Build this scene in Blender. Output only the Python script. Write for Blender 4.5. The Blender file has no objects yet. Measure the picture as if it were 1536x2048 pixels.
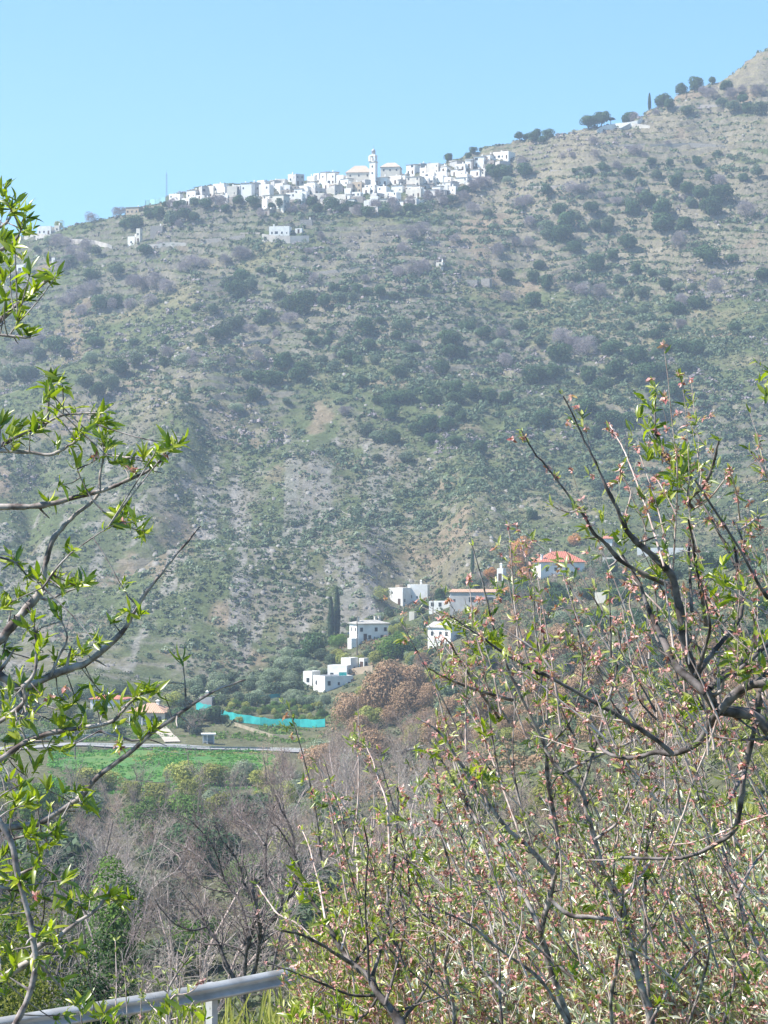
import bpy, math, random
import numpy as np
from mathutils import Vector, Matrix
R = math.radians
scene = bpy.context.scene
COL = scene.collection
rnd = random.Random(7)
rng = np.random.default_rng(11)

# ------------------------------------------------------------------ camera, sky, sun, exposure
F = 4600.0                       # focal length in photo pixels (photo 1536 x 2048)
PITCH = math.atan(76 / F)
cam_d = bpy.data.cameras.new('camera')
cam = bpy.data.objects.new('camera', cam_d); COL.objects.link(cam)
cam_d.sensor_fit = 'VERTICAL'; cam_d.sensor_height = 24; cam_d.lens = 24 * F / 2048
cam_d.clip_start = 0.1; cam_d.clip_end = 9000
cam.location = (0, 0, 0); cam.rotation_euler = (math.pi / 2 + PITCH, 0, 0)
scene.camera = cam

SUN_AZ, SUN_EL = -100, 50        # degrees from +Y, towards +X positive
world = bpy.data.worlds.new('World'); scene.world = world; world.use_nodes = True
wn = world.node_tree; wn.nodes.clear()
sky = wn.nodes.new('ShaderNodeTexSky'); sky.sky_type = 'NISHITA'; sky.sun_disc = False
sky.sun_elevation = R(SUN_EL); sky.sun_rotation = R(SUN_AZ % 360)
sky.altitude = 800; sky.air_density = 1.25; sky.dust_density = 0.25; sky.ozone_density = 1.4
tint = wn.nodes.new('ShaderNodeMix'); tint.data_type = 'RGBA'; tint.blend_type = 'MULTIPLY'
tint.inputs[0].default_value = 1.0; tint.inputs[7].default_value = (0.57, 0.935, 1.20, 1)
bg = wn.nodes.new('ShaderNodeBackground'); bg.inputs[1].default_value = 0.083
wo = wn.nodes.new('ShaderNodeOutputWorld')
wn.links.new(sky.outputs[0], tint.inputs[6]); wn.links.new(tint.outputs[2], bg.inputs[0]); wn.links.new(bg.outputs[0], wo.inputs[0])

sl = bpy.data.lights.new('sun', 'SUN'); sl.energy = 5.0; sl.angle = R(0.5); sl.color = (1.0, 0.96, 0.90)
sun = bpy.data.objects.new('sun', sl); COL.objects.link(sun)
sdir = Vector((math.sin(R(SUN_AZ)) * math.cos(R(SUN_EL)), math.cos(R(SUN_AZ)) * math.cos(R(SUN_EL)), math.sin(R(SUN_EL))))
sun.rotation_euler = sdir.to_track_quat('Z', 'Y').to_euler()
scene.view_settings.view_transform = 'Standard'; scene.view_settings.look = 'None'
scene.view_settings.exposure = 1.18; scene.view_settings.gamma = 1.0
scene.cycles.max_bounces = 5; scene.cycles.diffuse_bounces = 2; scene.cycles.transmission_bounces = 3
scene.cycles.transparent_max_bounces = 4; scene.cycles.volume_bounces = 0

# ------------------------------------------------------------------ noise and picture rays
def h2(ix, iy, s):
    n = (ix.astype(np.int64) * 374761393 + iy.astype(np.int64) * 668265263 + s * 1442695041) & 0xFFFFFFFF
    n = ((n ^ (n >> 13)) * 1274126177) & 0xFFFFFFFF
    n = (n ^ (n >> 16)) & 0xFFFFFFFF
    return n / 4294967295.0
def vn(x, y, s=0):
    ix = np.floor(x); iy = np.floor(y); fx = x - ix; fy = y - iy
    fx = fx * fx * (3 - 2 * fx); fy = fy * fy * (3 - 2 * fy)
    a = h2(ix, iy, s); b = h2(ix + 1, iy, s); c = h2(ix, iy + 1, s); d = h2(ix + 1, iy + 1, s)
    return (a + (b - a) * fx) * (1 - fy) + (c + (d - c) * fx) * fy
def fbm(x, y, s=0, o=4, g=0.5):
    t = 0; a = 1; w = 0
    for k in range(o):
        t = t + a * vn(x * 2 ** k + 17.3 * k, y * 2 ** k - 9.1 * k, s + k); w += a; a *= g
    return t / w
def sst(a, b, x):
    t = np.clip((x - a) / (b - a), 0, 1); return t * t * (3 - 2 * t)
CP, SP = math.cos(PITCH), math.sin(PITCH)
def ray(px, py):                 # direction with y = 1
    u = (px - 768) / F; v = (1024 - py) / F
    dy = CP - v * SP; dz = SP + v * CP
    return u / dy, dz / dy
def P(px, py, Y):
    a, b = ray(px, py); return Vector((a * Y, Y, b * Y))
def proj(x, y, z):
    cy = y * CP + z * SP; cz = -y * SP + z * CP
    return 768 + F * x / cy, 1024 - F * cz / cy

# ------------------------------------------------------------------ terrain
TAB = {   # photo column -> (distance Y, photo row) of the land surface; near rows as heights
 -200: [('z',60,-22),('z',120,-27),('z',200,-35),('z',300,-42),('z',400,-46),('z',500,-43),('z',560,-42),(620,1400),(700,1350),(760,1270),(850,1080),(930,920),(980,850),(1010,810),(1080,800),(1130,690),(1200,590),(1260,520),(1280,505),('z',1400,150)],
 0: [('z',60,-22),('z',120,-27),('z',200,-35),('z',300,-42),('z',400,-46),('z',500,-43),('z',560,-42),(620,1398),(700,1345),(760,1260),(850,1060),(930,900),(970,840),(1000,795),(1060,780),(1120,650),(1200,540),(1255,478),(1275,470),('z',1400,150)],
 200: [('z',60,-22),('z',120,-27),('z',200,-35),('z',300,-42),('z',400,-46),('z',500,-42.8),('z',560,-42),(620,1390),(700,1340),(760,1250),(850,1050),(930,880),(980,780),(1010,725),(1070,700),(1120,600),(1180,510),(1235,447),(1250,436),('z',1400,160)],
 400: [('z',60,-22),('z',120,-27),('z',200,-35),('z',300,-41),('z',400,-45),('z',500,-42.8),(560,1420),(600,1368),(612,1364),('z',650,-50),(700,1370),(800,1150),(900,900),(960,780),(1030,690),(1080,610),(1140,535),(1180,470),(1210,412),(1232,386),(1255,378),('z',1400,160)],
 600: [('z',60,-22),('z',120,-27),('z',200,-34),('z',300,-40),('z',400,-44),('z',500,-43),(545,1440),(590,1370),(645,1312),(655,1308),('z',700,-45),(740,1290),(820,1110),(900,920),(1000,735),(1080,600),(1130,510),(1170,440),(1200,400),(1240,366),(1262,357),('z',1400,170)],
 768: [('z',60,-22),('z',120,-27),('z',200,-33),('z',300,-38),('z',400,-41),(500,1470),(540,1400),(600,1310),(650,1255),(675,1228),(682,1225),('z',725,-32),(760,1240),(820,1100),(900,910),(1000,720),(1080,590),(1130,500),(1160,445),(1190,405),(1230,360),(1262,346),('z',1400,180)],
 1000: [('z',60,-20),('z',120,-25),('z',200,-29),('z',300,-31),(400,1450),(500,1350),(580,1250),(660,1160),(685,1148),(692,1148),('z',735,-25),(780,1160),(840,1020),(920,850),(1020,680),(1100,560),(1160,460),(1200,395),(1240,325),(1265,298),(1285,288),('z',1420,220)],
 1200: [('z',60,-18),('z',120,-21),('z',200,-25),('z',300,-27),(400,1400),(500,1290),(600,1180),(670,1126),(690,1122),('z',735,-20),(780,1130),(850,980),(950,780),(1050,610),(1130,480),(1180,380),(1220,290),(1255,252),('z',1400,230)],
 1400: [('z',60,-16),('z',120,-19),('z',200,-22),(300,1450),(400,1320),(500,1210),(580,1125),(610,1105),('z',660,-20),('z',740,-8),(790,1100),(850,960),(950,760),(1050,590),(1130,450),(1200,320),(1250,220),(1285,168),('z',1420,240)],
 1536: [('z',60,-13),('z',90,-16),('z',140,-18),(200,1560),(300,1440),(400,1300),(500,1140),(560,1075),(590,1055),('z',640,-8),('z',740,-4),(790,1090),(850,950),(950,740),(1050,560),(1130,420),(1200,290),(1260,170),(1315,88),('z',1420,270)],
 1760: [('z',60,-13),('z',90,-16),('z',140,-18),(200,1540),(300,1400),(400,1250),(500,1070),(560,1000),(590,980),('z',640,0),('z',740,0),(790,1080),(850,930),(950,710),(1050,520),(1130,370),(1200,230),(1260,90),(1330,-20),('z',1420,330)],
}
YG = np.arange(-40, 2400, 4.0)
_cols = sorted(TAB)
_Z = []
for c in _cols:
    ys, zs = [], []
    for e in TAB[c]:
        if e[0] == 'z': ys.append(e[1]); zs.append(e[2])
        else: ys.append(e[0]); zs.append(e[0] * ray(c, e[1])[1])
    ys += [1700, 2400]; zs += [zs[-1] - 10, zs[-1] - 60]
    z = np.interp(YG, ys, zs)
    k = np.array([1, 2, 3, 2, 1.]); k /= k.sum()
    z = np.convolve(np.pad(z, 2, 'edge'), k, 'valid')
    _Z.append(z)
_Z = np.array(_Z); _cols = np.array(_cols, float)
CG = np.arange(-200, 1761, 20.0)
_ZG = np.empty((len(CG), len(YG)))          # smooth across columns
for i, c in enumerate(CG):
    j = min(max(np.searchsorted(_cols, c, 'right') - 1, 0), len(_cols) - 2)
    t = (c - _cols[j]) / (_cols[j + 1] - _cols[j]); t = t * 0.5 + 0.5 * t * t * (3 - 2 * t)
    _ZG[i] = _Z[j] * (1 - t) + _Z[j + 1] * t
def table(px, y):
    a = np.clip((px + 200) / 20.0, 0, len(CG) - 1.001); b = np.clip((y + 40) / 4.0, 0, len(YG) - 1.001)
    i = a.astype(int); j = b.astype(int); fa = a - i; fb = b - j
    return (_ZG[i, j] * (1 - fa) + _ZG[i + 1, j] * fa) * (1 - fb) + (_ZG[i, j + 1] * (1 - fa) + _ZG[i + 1, j + 1] * fa) * fb
RAIL = [(-60, -14), (-40, -1), (-24, 10.5), (-14, 18.6), (-4.56, 27.3), (-1.75, 30), (1.8, 34.4), (5.2, 41), (7.6, 49), (9.4, 56), (12.5, 64), (20, 70), (34, 74), (60, 78)]
def rail_d(x, y):                 # signed distance to the rail line, positive on the valley side
    best = np.full(np.shape(x), 1e9); sg = np.ones(np.shape(x))
    for (ax, ay), (bx, by) in zip(RAIL[:-1], RAIL[1:]):
        dx, dy = bx - ax, by - ay; L = dx * dx + dy * dy
        t = np.clip(((x - ax) * dx + (y - ay) * dy) / L, 0, 1)
        qx = x - ax - t * dx; qy = y - ay - t * dy
        d = np.hypot(qx, qy); s = np.sign(dx * qy - dy * qx)
        m = d < best; best = np.where(m, d, best); sg = np.where(m, s, sg)
    return best * sg
def H(x, y, detail=True):
    x = np.asarray(x, float); y = np.asarray(y, float)
    ye = np.maximum(y, 1.0)
    px = 768 + F * x / np.maximum(ye, 60)
    T = table(px, y)
    # relief of the far slope
    if detail:
        m = sst(640, 760, y)
        T = T + m * (fbm(x / 85, y / 110, 3, 3) - 0.5) * 19 * sst(700, 800, y) * (1 - 0.6 * sst(1150, 1230, y))
        rv = np.abs(vn(x / 26 + 1.1 * fbm(x / 50, y / 60, 8), y / 150 + 3, 21) - 0.5) * 2
        T = T + m * (sst(0, 0.5, rv) - 0.7) * 14.0 * sst(720, 780, y) * (1 - sst(900, 990, y)) * (1 - sst(850, 1100, px)) * (.35 + .65 * sst(150, 380, px))
        T = T + m * (fbm(x / 7, y / 9, 31, 3) - 0.5) * 2.2
        tm = m * np.maximum(sst(900, 1000, y), sst(1000, 1250, px) * sst(820, 880, y)) * np.maximum(sst(0.45, 0.60, fbm(x / 60, y / 60, 44, 3)), .95 * sst(1060, 1110, y) * sst(1000, 1150, px))
        per = 4.6; q = (T + (fbm(x / 38, y / 38, 12, 4) - .5) * 15) / per; f = q - np.floor(q)
        T = T + tm * (sst(0.70, 0.92, f) - f) * per * 0.66
        mm = sst(60, 120, y) * (1 - sst(600, 680, y))
        T = T + mm * (fbm(x / 22, y / 22, 5, 4) - 0.5) * 2.0
    d = rail_d(x, y)
    out = -6.75 - 0.62 * np.maximum(d - 0.8, 0)
    Hout = np.maximum(out, T) + 0.15 * (vn(x / 1.5, y / 1.5, 2) - .5) * sst(1, 3, d)
    bank = -6.5 + 5.0 * sst(8.0, 22.0, -d)
    Hin = np.where(-d < 7.6, -6.5, bank + 0.25 * (fbm(x / 2, y / 2, 9) - .5) * sst(8, 9, -d))
    w = sst(75, 105, y); Hin = Hin * (1 - w) + T * w
    z = np.where(d > 0, Hout, Hin)
    return np.where(y > 105, T, z)
_YS = np.concatenate([np.arange(4, 120, 0.5), np.arange(120, 1500, 1.0)])
def hit(px, py, ymin=4, ymax=1500):
    a, b = ray(px, py); ys = _YS[(_YS >= ymin) & (_YS <= ymax)]
    z = H(a * ys, ys); k = np.nonzero(z >= b * ys)[0]
    if len(k) == 0:
        j = int(np.argmax(z - b * ys)); return Vector((a * ys[j], ys[j], z[j]))
    j = k[0]; y = ys[j]
    return Vector((a * y, y, float(z[j])))
def hz(x, y): return float(H(np.array([x]), np.array([y]))[0])

# ------------------------------------------------------------------ mesh and object helpers
def mesh_np(name, V, Fc, mat=None, smooth=False):
    me = bpy.data.meshes.new(name); V = np.asarray(V, np.float32); Fc = np.asarray(Fc, np.int32)
    n, k = Fc.shape
    me.vertices.add(len(V)); me.vertices.foreach_set('co', V.ravel())
    me.loops.add(n * k); me.loops.foreach_set('vertex_index', Fc.ravel())
    me.polygons.add(n); me.polygons.foreach_set('loop_start', np.arange(0, n * k, k, dtype=np.int32))
    me.polygons.foreach_set('loop_total', np.full(n, k, np.int32))
    if smooth: me.polygons.foreach_set('use_smooth', np.ones(n, bool))
    me.update(calc_edges=True)
    for m in (mat if isinstance(mat, (list, tuple)) else [mat]):
        if m: me.materials.append(m)
    return me
def link(name, me, parent=None, loc=None):
    o = bpy.data.objects.new(name, me); COL.objects.link(o)
    if parent is not None: o.parent = parent
    if loc is not None: o.location = loc
    return o
def tag(o, label=None, cat=None, group=None, kind=None):
    if label: o['label'] = label
    if cat: o['category'] = cat
    if group: o['group'] = group
    if kind: o['kind'] = kind
    return o
def thing(name, loc, label, cat, group=None, rz=0):
    o = bpy.data.objects.new(name, None); COL.objects.link(o); o.location = loc; o.rotation_euler = (0, 0, rz)
    o.empty_display_size = 0.3
    return tag(o, label, cat, group)
class MB:
    def __init__(s): s.v = []; s.f = []
    def add(s, vs, fs):
        b = len(s.v); s.v += [tuple(v) for v in vs]; s.f += [tuple(b + i for i in f) for f in fs]; return s
    def box(s, x0, x1, y0, y1, z0, z1):
        return s.add([(x0,y0,z0),(x1,y0,z0),(x1,y1,z0),(x0,y1,z0),(x0,y0,z1),(x1,y0,z1),(x1,y1,z1),(x0,y1,z1)],
                     [(0,3,2,1),(4,5,6,7),(0,1,5,4),(1,2,6,5),(2,3,7,6),(3,0,4,7)])
    def hip(s, x0, x1, y0, y1, z0, h, ridge=0.4, t=0.12):    # hipped roof with thick eaves
        w = x1 - x0; r0 = x0 + w * (0.5 - ridge / 2); r1 = x0 + w * (0.5 + ridge / 2); ym = (y0 + y1) / 2
        return s.add([(x0,y0,z0),(x1,y0,z0),(x1,y1,z0),(x0,y1,z0),(x0,y0,z0+t),(x1,y0,z0+t),(x1,y1,z0+t),(x0,y1,z0+t),(r0,ym,z0+t+h),(r1,ym,z0+t+h)],
                     [(0,3,2,1),(0,1,5,4),(1,2,6,5),(2,3,7,6),(3,0,4,7),(4,5,9,8),(5,6,9),(6,7,8,9),(7,4,8)])
    def build(s, name, mat, parent=None, loc=None):
        me = bpy.data.meshes.new(name); me.from_pydata(s.v, [], s.f); me.update()
        for m in (mat if isinstance(mat, (list, tuple)) else [mat]): me.materials.append(m)
        return link(name, me, parent, loc)
def tubes(paths, sides=4):
    """paths: list of (points Nx3, radii N) -> verts, quads"""
    V = []; Q = []; base = 0
    ang = np.arange(sides) * 2 * np.pi / sides; ca, sa = np.cos(ang), np.sin(ang)
    for pts, rad in paths:
        p = np.asarray(pts, float); r = np.asarray(rad, float); n = len(p)
        if n < 2: continue
        t = np.gradient(p, axis=0); t /= np.linalg.norm(t, axis=1)[:, None] + 1e-9
        ref = np.array([0.3, 0.9, 0.2]) if abs(t[0][1]) < 0.8 else np.array([1., 0, 0])
        a = np.cross(t, ref); a /= np.linalg.norm(a, axis=1)[:, None] + 1e-9; b = np.cross(t, a)
        ring = p[:, None, :] + r[:, None, None] * (a[:, None, :] * ca[None, :, None] + b[:, None, :] * sa[None, :, None])
        V.append(ring.reshape(-1, 3))
        i = np.arange(n - 1)[:, None] * sides + np.arange(sides)[None, :] + base
        j = np.arange(n - 1)[:, None] * sides + (np.arange(sides)[None, :] + 1) % sides + base
        Q.append(np.stack([i, j, j + sides, i + sides], -1).reshape(-1, 4)); base += n * sides
    return np.concatenate(V), np.concatenate(Q)

# ------------------------------------------------------------------ materials
def nt(name):
    m = bpy.data.materials.new(name); m.use_nodes = True; m.node_tree.nodes.clear(); return m, m.node_tree
def N(t, typ, **kw):
    n = t.nodes.new(typ)
    for k, v in kw.items(): setattr(n, k, v)
    return n
def c4(c): return (c[0], c[1], c[2], 1)
def mixc(t, fac, a, b, mode='MIX'):
    m = N(t, 'ShaderNodeMix', data_type='RGBA', blend_type=mode)
    for i, v in ((0, fac), (6, a), (7, b)):
        if isinstance(v, (int, float)): m.inputs[i].default_value = v
        elif isinstance(v, tuple): m.inputs[i].default_value = c4(v)
        else: t.links.new(v, m.inputs[i])
    return m.outputs[2]
def plain(name, c, rough=0.9, var=0.15, scale=1.5, c2=None, metal=0.0, bump=0.0):
    m, t = nt(name); tc = N(t, 'ShaderNodeTexCoord'); no = N(t, 'ShaderNodeTexNoise'); no.inputs['Scale'].default_value = scale; no.inputs['Detail'].default_value = 6
    t.links.new(tc.outputs['Object'], no.inputs['Vector'])
    ra = N(t, 'ShaderNodeMapRange'); ra.inputs[1].default_value = 0.35; ra.inputs[2].default_value = 0.65
    t.links.new(no.outputs[0], ra.inputs[0])
    c2 = c2 or tuple(v * (1 - var) for v in c)
    oi = N(t, 'ShaderNodeObjectInfo')
    col = mixc(t, ra.outputs[0], c, c2)
    p = N(t, 'ShaderNodeBsdfPrincipled'); p.inputs['Roughness'].default_value = rough; p.inputs['Metallic'].default_value = metal
    p.inputs['Specular IOR Level'].default_value = 0.3
    t.links.new(col, p.inputs['Base Color'])
    if bump:
        b = N(t, 'ShaderNodeBump'); b.inputs['Strength'].default_value = bump; b.inputs['Distance'].default_value = 0.02
        t.links.new(no.outputs[0], b.inputs['Height']); t.links.new(b.outputs[0], p.inputs['Normal'])
    o = N(t, 'ShaderNodeOutputMaterial'); t.links.new(p.outputs[0], o.inputs[0]); return m
def folm(name, c1, c2, tr=0.25, objvar=0.5, gloss=0.0):
    """foliage: colour varies from leaf to leaf and from plant to plant"""
    m, t = nt(name); g = N(t, 'ShaderNodeNewGeometry'); oi = N(t, 'ShaderNodeObjectInfo')
    a = mixc(t, g.outputs['Random Per Island'], c1, c2)
    hs = N(t, 'ShaderNodeHueSaturation'); mr = N(t, 'ShaderNodeMapRange'); mr.inputs[3].default_value = 1 - objvar / 2; mr.inputs[4].default_value = 1 + objvar / 2
    t.links.new(oi.outputs['Random'], mr.inputs[0]); t.links.new(mr.outputs[0], hs.inputs['Value']); t.links.new(a, hs.inputs['Color'])
    d = N(t, 'ShaderNodeBsdfDiffuse'); t.links.new(hs.outputs[0], d.inputs[0])
    tl = N(t, 'ShaderNodeBsdfTranslucent'); t.links.new(mixc(t, 1.0, hs.outputs[0], (1.0, 1.25, 0.45), 'MULTIPLY'), tl.inputs[0])
    mx = N(t, 'ShaderNodeMixShader'); mx.inputs[0].default_value = tr
    t.links.new(d.outputs[0], mx.inputs[1]); t.links.new(tl.outputs[0], mx.inputs[2]); out = mx.outputs[0]
    if gloss:
        gl = N(t, 'ShaderNodeBsdfGlossy'); gl.inputs['Roughness'].default_value = 0.38
        m2 = N(t, 'ShaderNodeMixShader'); m2.inputs[0].default_value = gloss
        t.links.new(out, m2.inputs[1]); t.links.new(gl.outputs[0], m2.inputs[2]); out = m2.outputs[0]
    o = N(t, 'ShaderNodeOutputMaterial'); t.links.new(out, o.inputs[0]); return m
def barkm(name, c1, c2, scale=25.0):
    m, t = nt(name); tc = N(t, 'ShaderNodeTexCoord'); no = N(t, 'ShaderNodeTexNoise'); no.inputs['Scale'].default_value = scale; no.inputs['Detail'].default_value = 5
    t.links.new(tc.outputs['Object'], no.inputs['Vector'])
    mr = N(t, 'ShaderNodeMapRange'); mr.inputs[1].default_value = 0.38; mr.inputs[2].default_value = 0.62; t.links.new(no.outputs[0], mr.inputs[0])
    p = N(t, 'ShaderNodeBsdfPrincipled'); p.inputs['Roughness'].default_value = 0.75; p.inputs['Specular IOR Level'].default_value = 0.35
    t.links.new(mixc(t, mr.outputs[0], c1, c2), p.inputs['Base Color'])
    b = N(t, 'ShaderNodeBump'); b.inputs['Strength'].default_value = 0.5; b.inputs['Distance'].default_value = 0.004
    t.links.new(no.outputs[0], b.inputs['Height']); t.links.new(b.outputs[0], p.inputs['Normal'])
    o = N(t, 'ShaderNodeOutputMaterial'); t.links.new(p.outputs[0], o.inputs[0]); return m

M = {}
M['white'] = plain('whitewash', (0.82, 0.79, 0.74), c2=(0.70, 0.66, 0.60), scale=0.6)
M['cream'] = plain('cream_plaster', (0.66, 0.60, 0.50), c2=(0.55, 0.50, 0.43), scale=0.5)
M['grey'] = plain('grey_plaster_and_shade', (0.45, 0.43, 0.41), c2=(0.34, 0.32, 0.30), scale=0.5)  # grey plaster; on some village houses its tone stands for shaded white walls
M['stone'] = plain('rubble_stone', (0.36, 0.32, 0.27), c2=(0.22, 0.19, 0.17), scale=2.2)
M['ochre'] = plain('ochre_render', (0.50, 0.38, 0.26), c2=(0.40, 0.31, 0.22), scale=0.7)
M['clay'] = plain('grey_clay_roof', (0.42, 0.39, 0.34), c2=(0.30, 0.28, 0.25), scale=1.0)
M['glass'] = plain('dark_window', (0.05, 0.055, 0.06), rough=0.3, var=0.3)
M['wood'] = plain('dark_door', (0.10, 0.06, 0.04))
M['tan_tile'] = plain('tan_tile', (0.46, 0.37, 0.29), c2=(0.36, 0.29, 0.22), scale=1.2)
M['roofw'] = plain('pale_terrace', (0.62, 0.58, 0.52), c2=(0.48, 0.45, 0.42))
M['conc'] = plain('pale_concrete', (0.46, 0.43, 0.38), c2=(0.34, 0.31, 0.28), scale=0.4)
M['metal'] = plain('galvanised', (0.42, 0.42, 0.41), rough=0.6, metal=0.0, scale=3, c2=(0.27, 0.26, 0.24))
M['steel'] = plain('mast_steel', (0.20, 0.21, 0.22), rough=0.5, metal=0.3)
M['pole'] = plain('weathered_pole', (0.16, 0.13, 0.10))
M['teal'] = plain('teal_netting', (0.015, 0.24, 0.23), c2=(0.03, 0.38, 0.35), scale=0.5)
M['asph'] = plain('old_asphalt', (0.30, 0.29, 0.28), c2=(0.24, 0.23, 0.22), scale=0.4)
M['track'] = plain('dusty_track', (0.44, 0.38, 0.30), c2=(0.35, 0.31, 0.25), scale=0.3)
M['paint'] = plain('road_paint', (0.7, 0.7, 0.68))

def tilem(name, c1, c2):
    m, t = nt(name); tc = N(t, 'ShaderNodeTexCoord'); w = N(t, 'ShaderNodeTexWave'); w.inputs['Scale'].default_value = 0.55; w.inputs['Distortion'].default_value = 0.6
    w.bands_direction = 'X'
    t.links.new(tc.outputs['Object'], w.inputs['Vector']); no = N(t, 'ShaderNodeTexNoise'); no.inputs['Scale'].default_value = 1.7
    t.links.new(tc.outputs['Object'], no.inputs['Vector'])
    a = mixc(t, w.outputs[1], c1, c2); b = mixc(t, no.outputs[0], a, tuple(0.6 * v for v in c1))
    p = N(t, 'ShaderNodeBsdfPrincipled'); p.inputs['Roughness'].default_value = 0.85; t.links.new(b, p.inputs['Base Color'])
    bp = N(t, 'ShaderNodeBump'); bp.inputs['Strength'].default_value = 0.8; bp.inputs['Distance'].default_value = 0.1
    t.links.new(w.outputs[1], bp.inputs['Height']); t.links.new(bp.outputs[0], p.inputs['Normal'])
    o = N(t, 'ShaderNodeOutputMaterial'); t.links.new(p.outputs[0], o.inputs[0]); return m
M['redtile'] = tilem('red_tile', (0.55, 0.17, 0.10), (0.66, 0.27, 0.18))
M['tile'] = tilem('clay_tile', (0.50, 0.29, 0.18), (0.64, 0.42, 0.28))

# foliage palette
M['olive'] = folm('olive_leaves', (0.068, 0.098, 0.058), (0.125, 0.160, 0.095), 0.15)
M['scrubd'] = folm('scrub_dark', (0.075, 0.105, 0.058), (0.13, 0.165, 0.09), 0.15)
M['oak'] = folm('oak_leaves', (0.040, 0.078, 0.038), (0.082, 0.125, 0.055), 0.15)
M['silver'] = folm('silver_leaves', (0.16, 0.20, 0.13), (0.30, 0.34, 0.23), 0.2, 0.3)
M['green'] = folm('spring_leaves', (0.075, 0.14, 0.03), (0.14, 0.21, 0.055), 0.25)
M['yellow'] = folm('yellow_leaves', (0.24, 0.24, 0.06), (0.36, 0.36, 0.12), 0.25)
M['rust'] = folm('rust_leaves', (0.40, 0.17, 0.06), (0.55, 0.28, 0.12), 0.2)
M['brown'] = folm('brown_twigs', (0.26, 0.155, 0.09), (0.40, 0.27, 0.17), 0.1)
M['lav'] = folm('lavender_twigs', (0.22, 0.185, 0.185), (0.36, 0.31, 0.31), 0.0)
M['gbrown'] = folm('grey_brown_twigs', (0.27, 0.21, 0.165), (0.43, 0.35, 0.28), 0.0)
M['pinkt'] = folm('pinkish_twigs', (0.34, 0.235, 0.18), (0.50, 0.37, 0.29), 0.0)
M['cyp'] = folm('cypress_leaves', (0.030, 0.055, 0.030), (0.055, 0.085, 0.040), 0.05)
M['scrubg'] = folm('scrub_green', (0.105, 0.122, 0.066), (0.170, 0.182, 0.100), 0.1)
M['scrubl'] = folm('scrub_grey', (0.135, 0.125, 0.085), (0.22, 0.195, 0.135), 0.1)
M['trunkg'] = barkm('grey_bark', (0.20, 0.17, 0.14), (0.11, 0.09, 0.07), 4)

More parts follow.
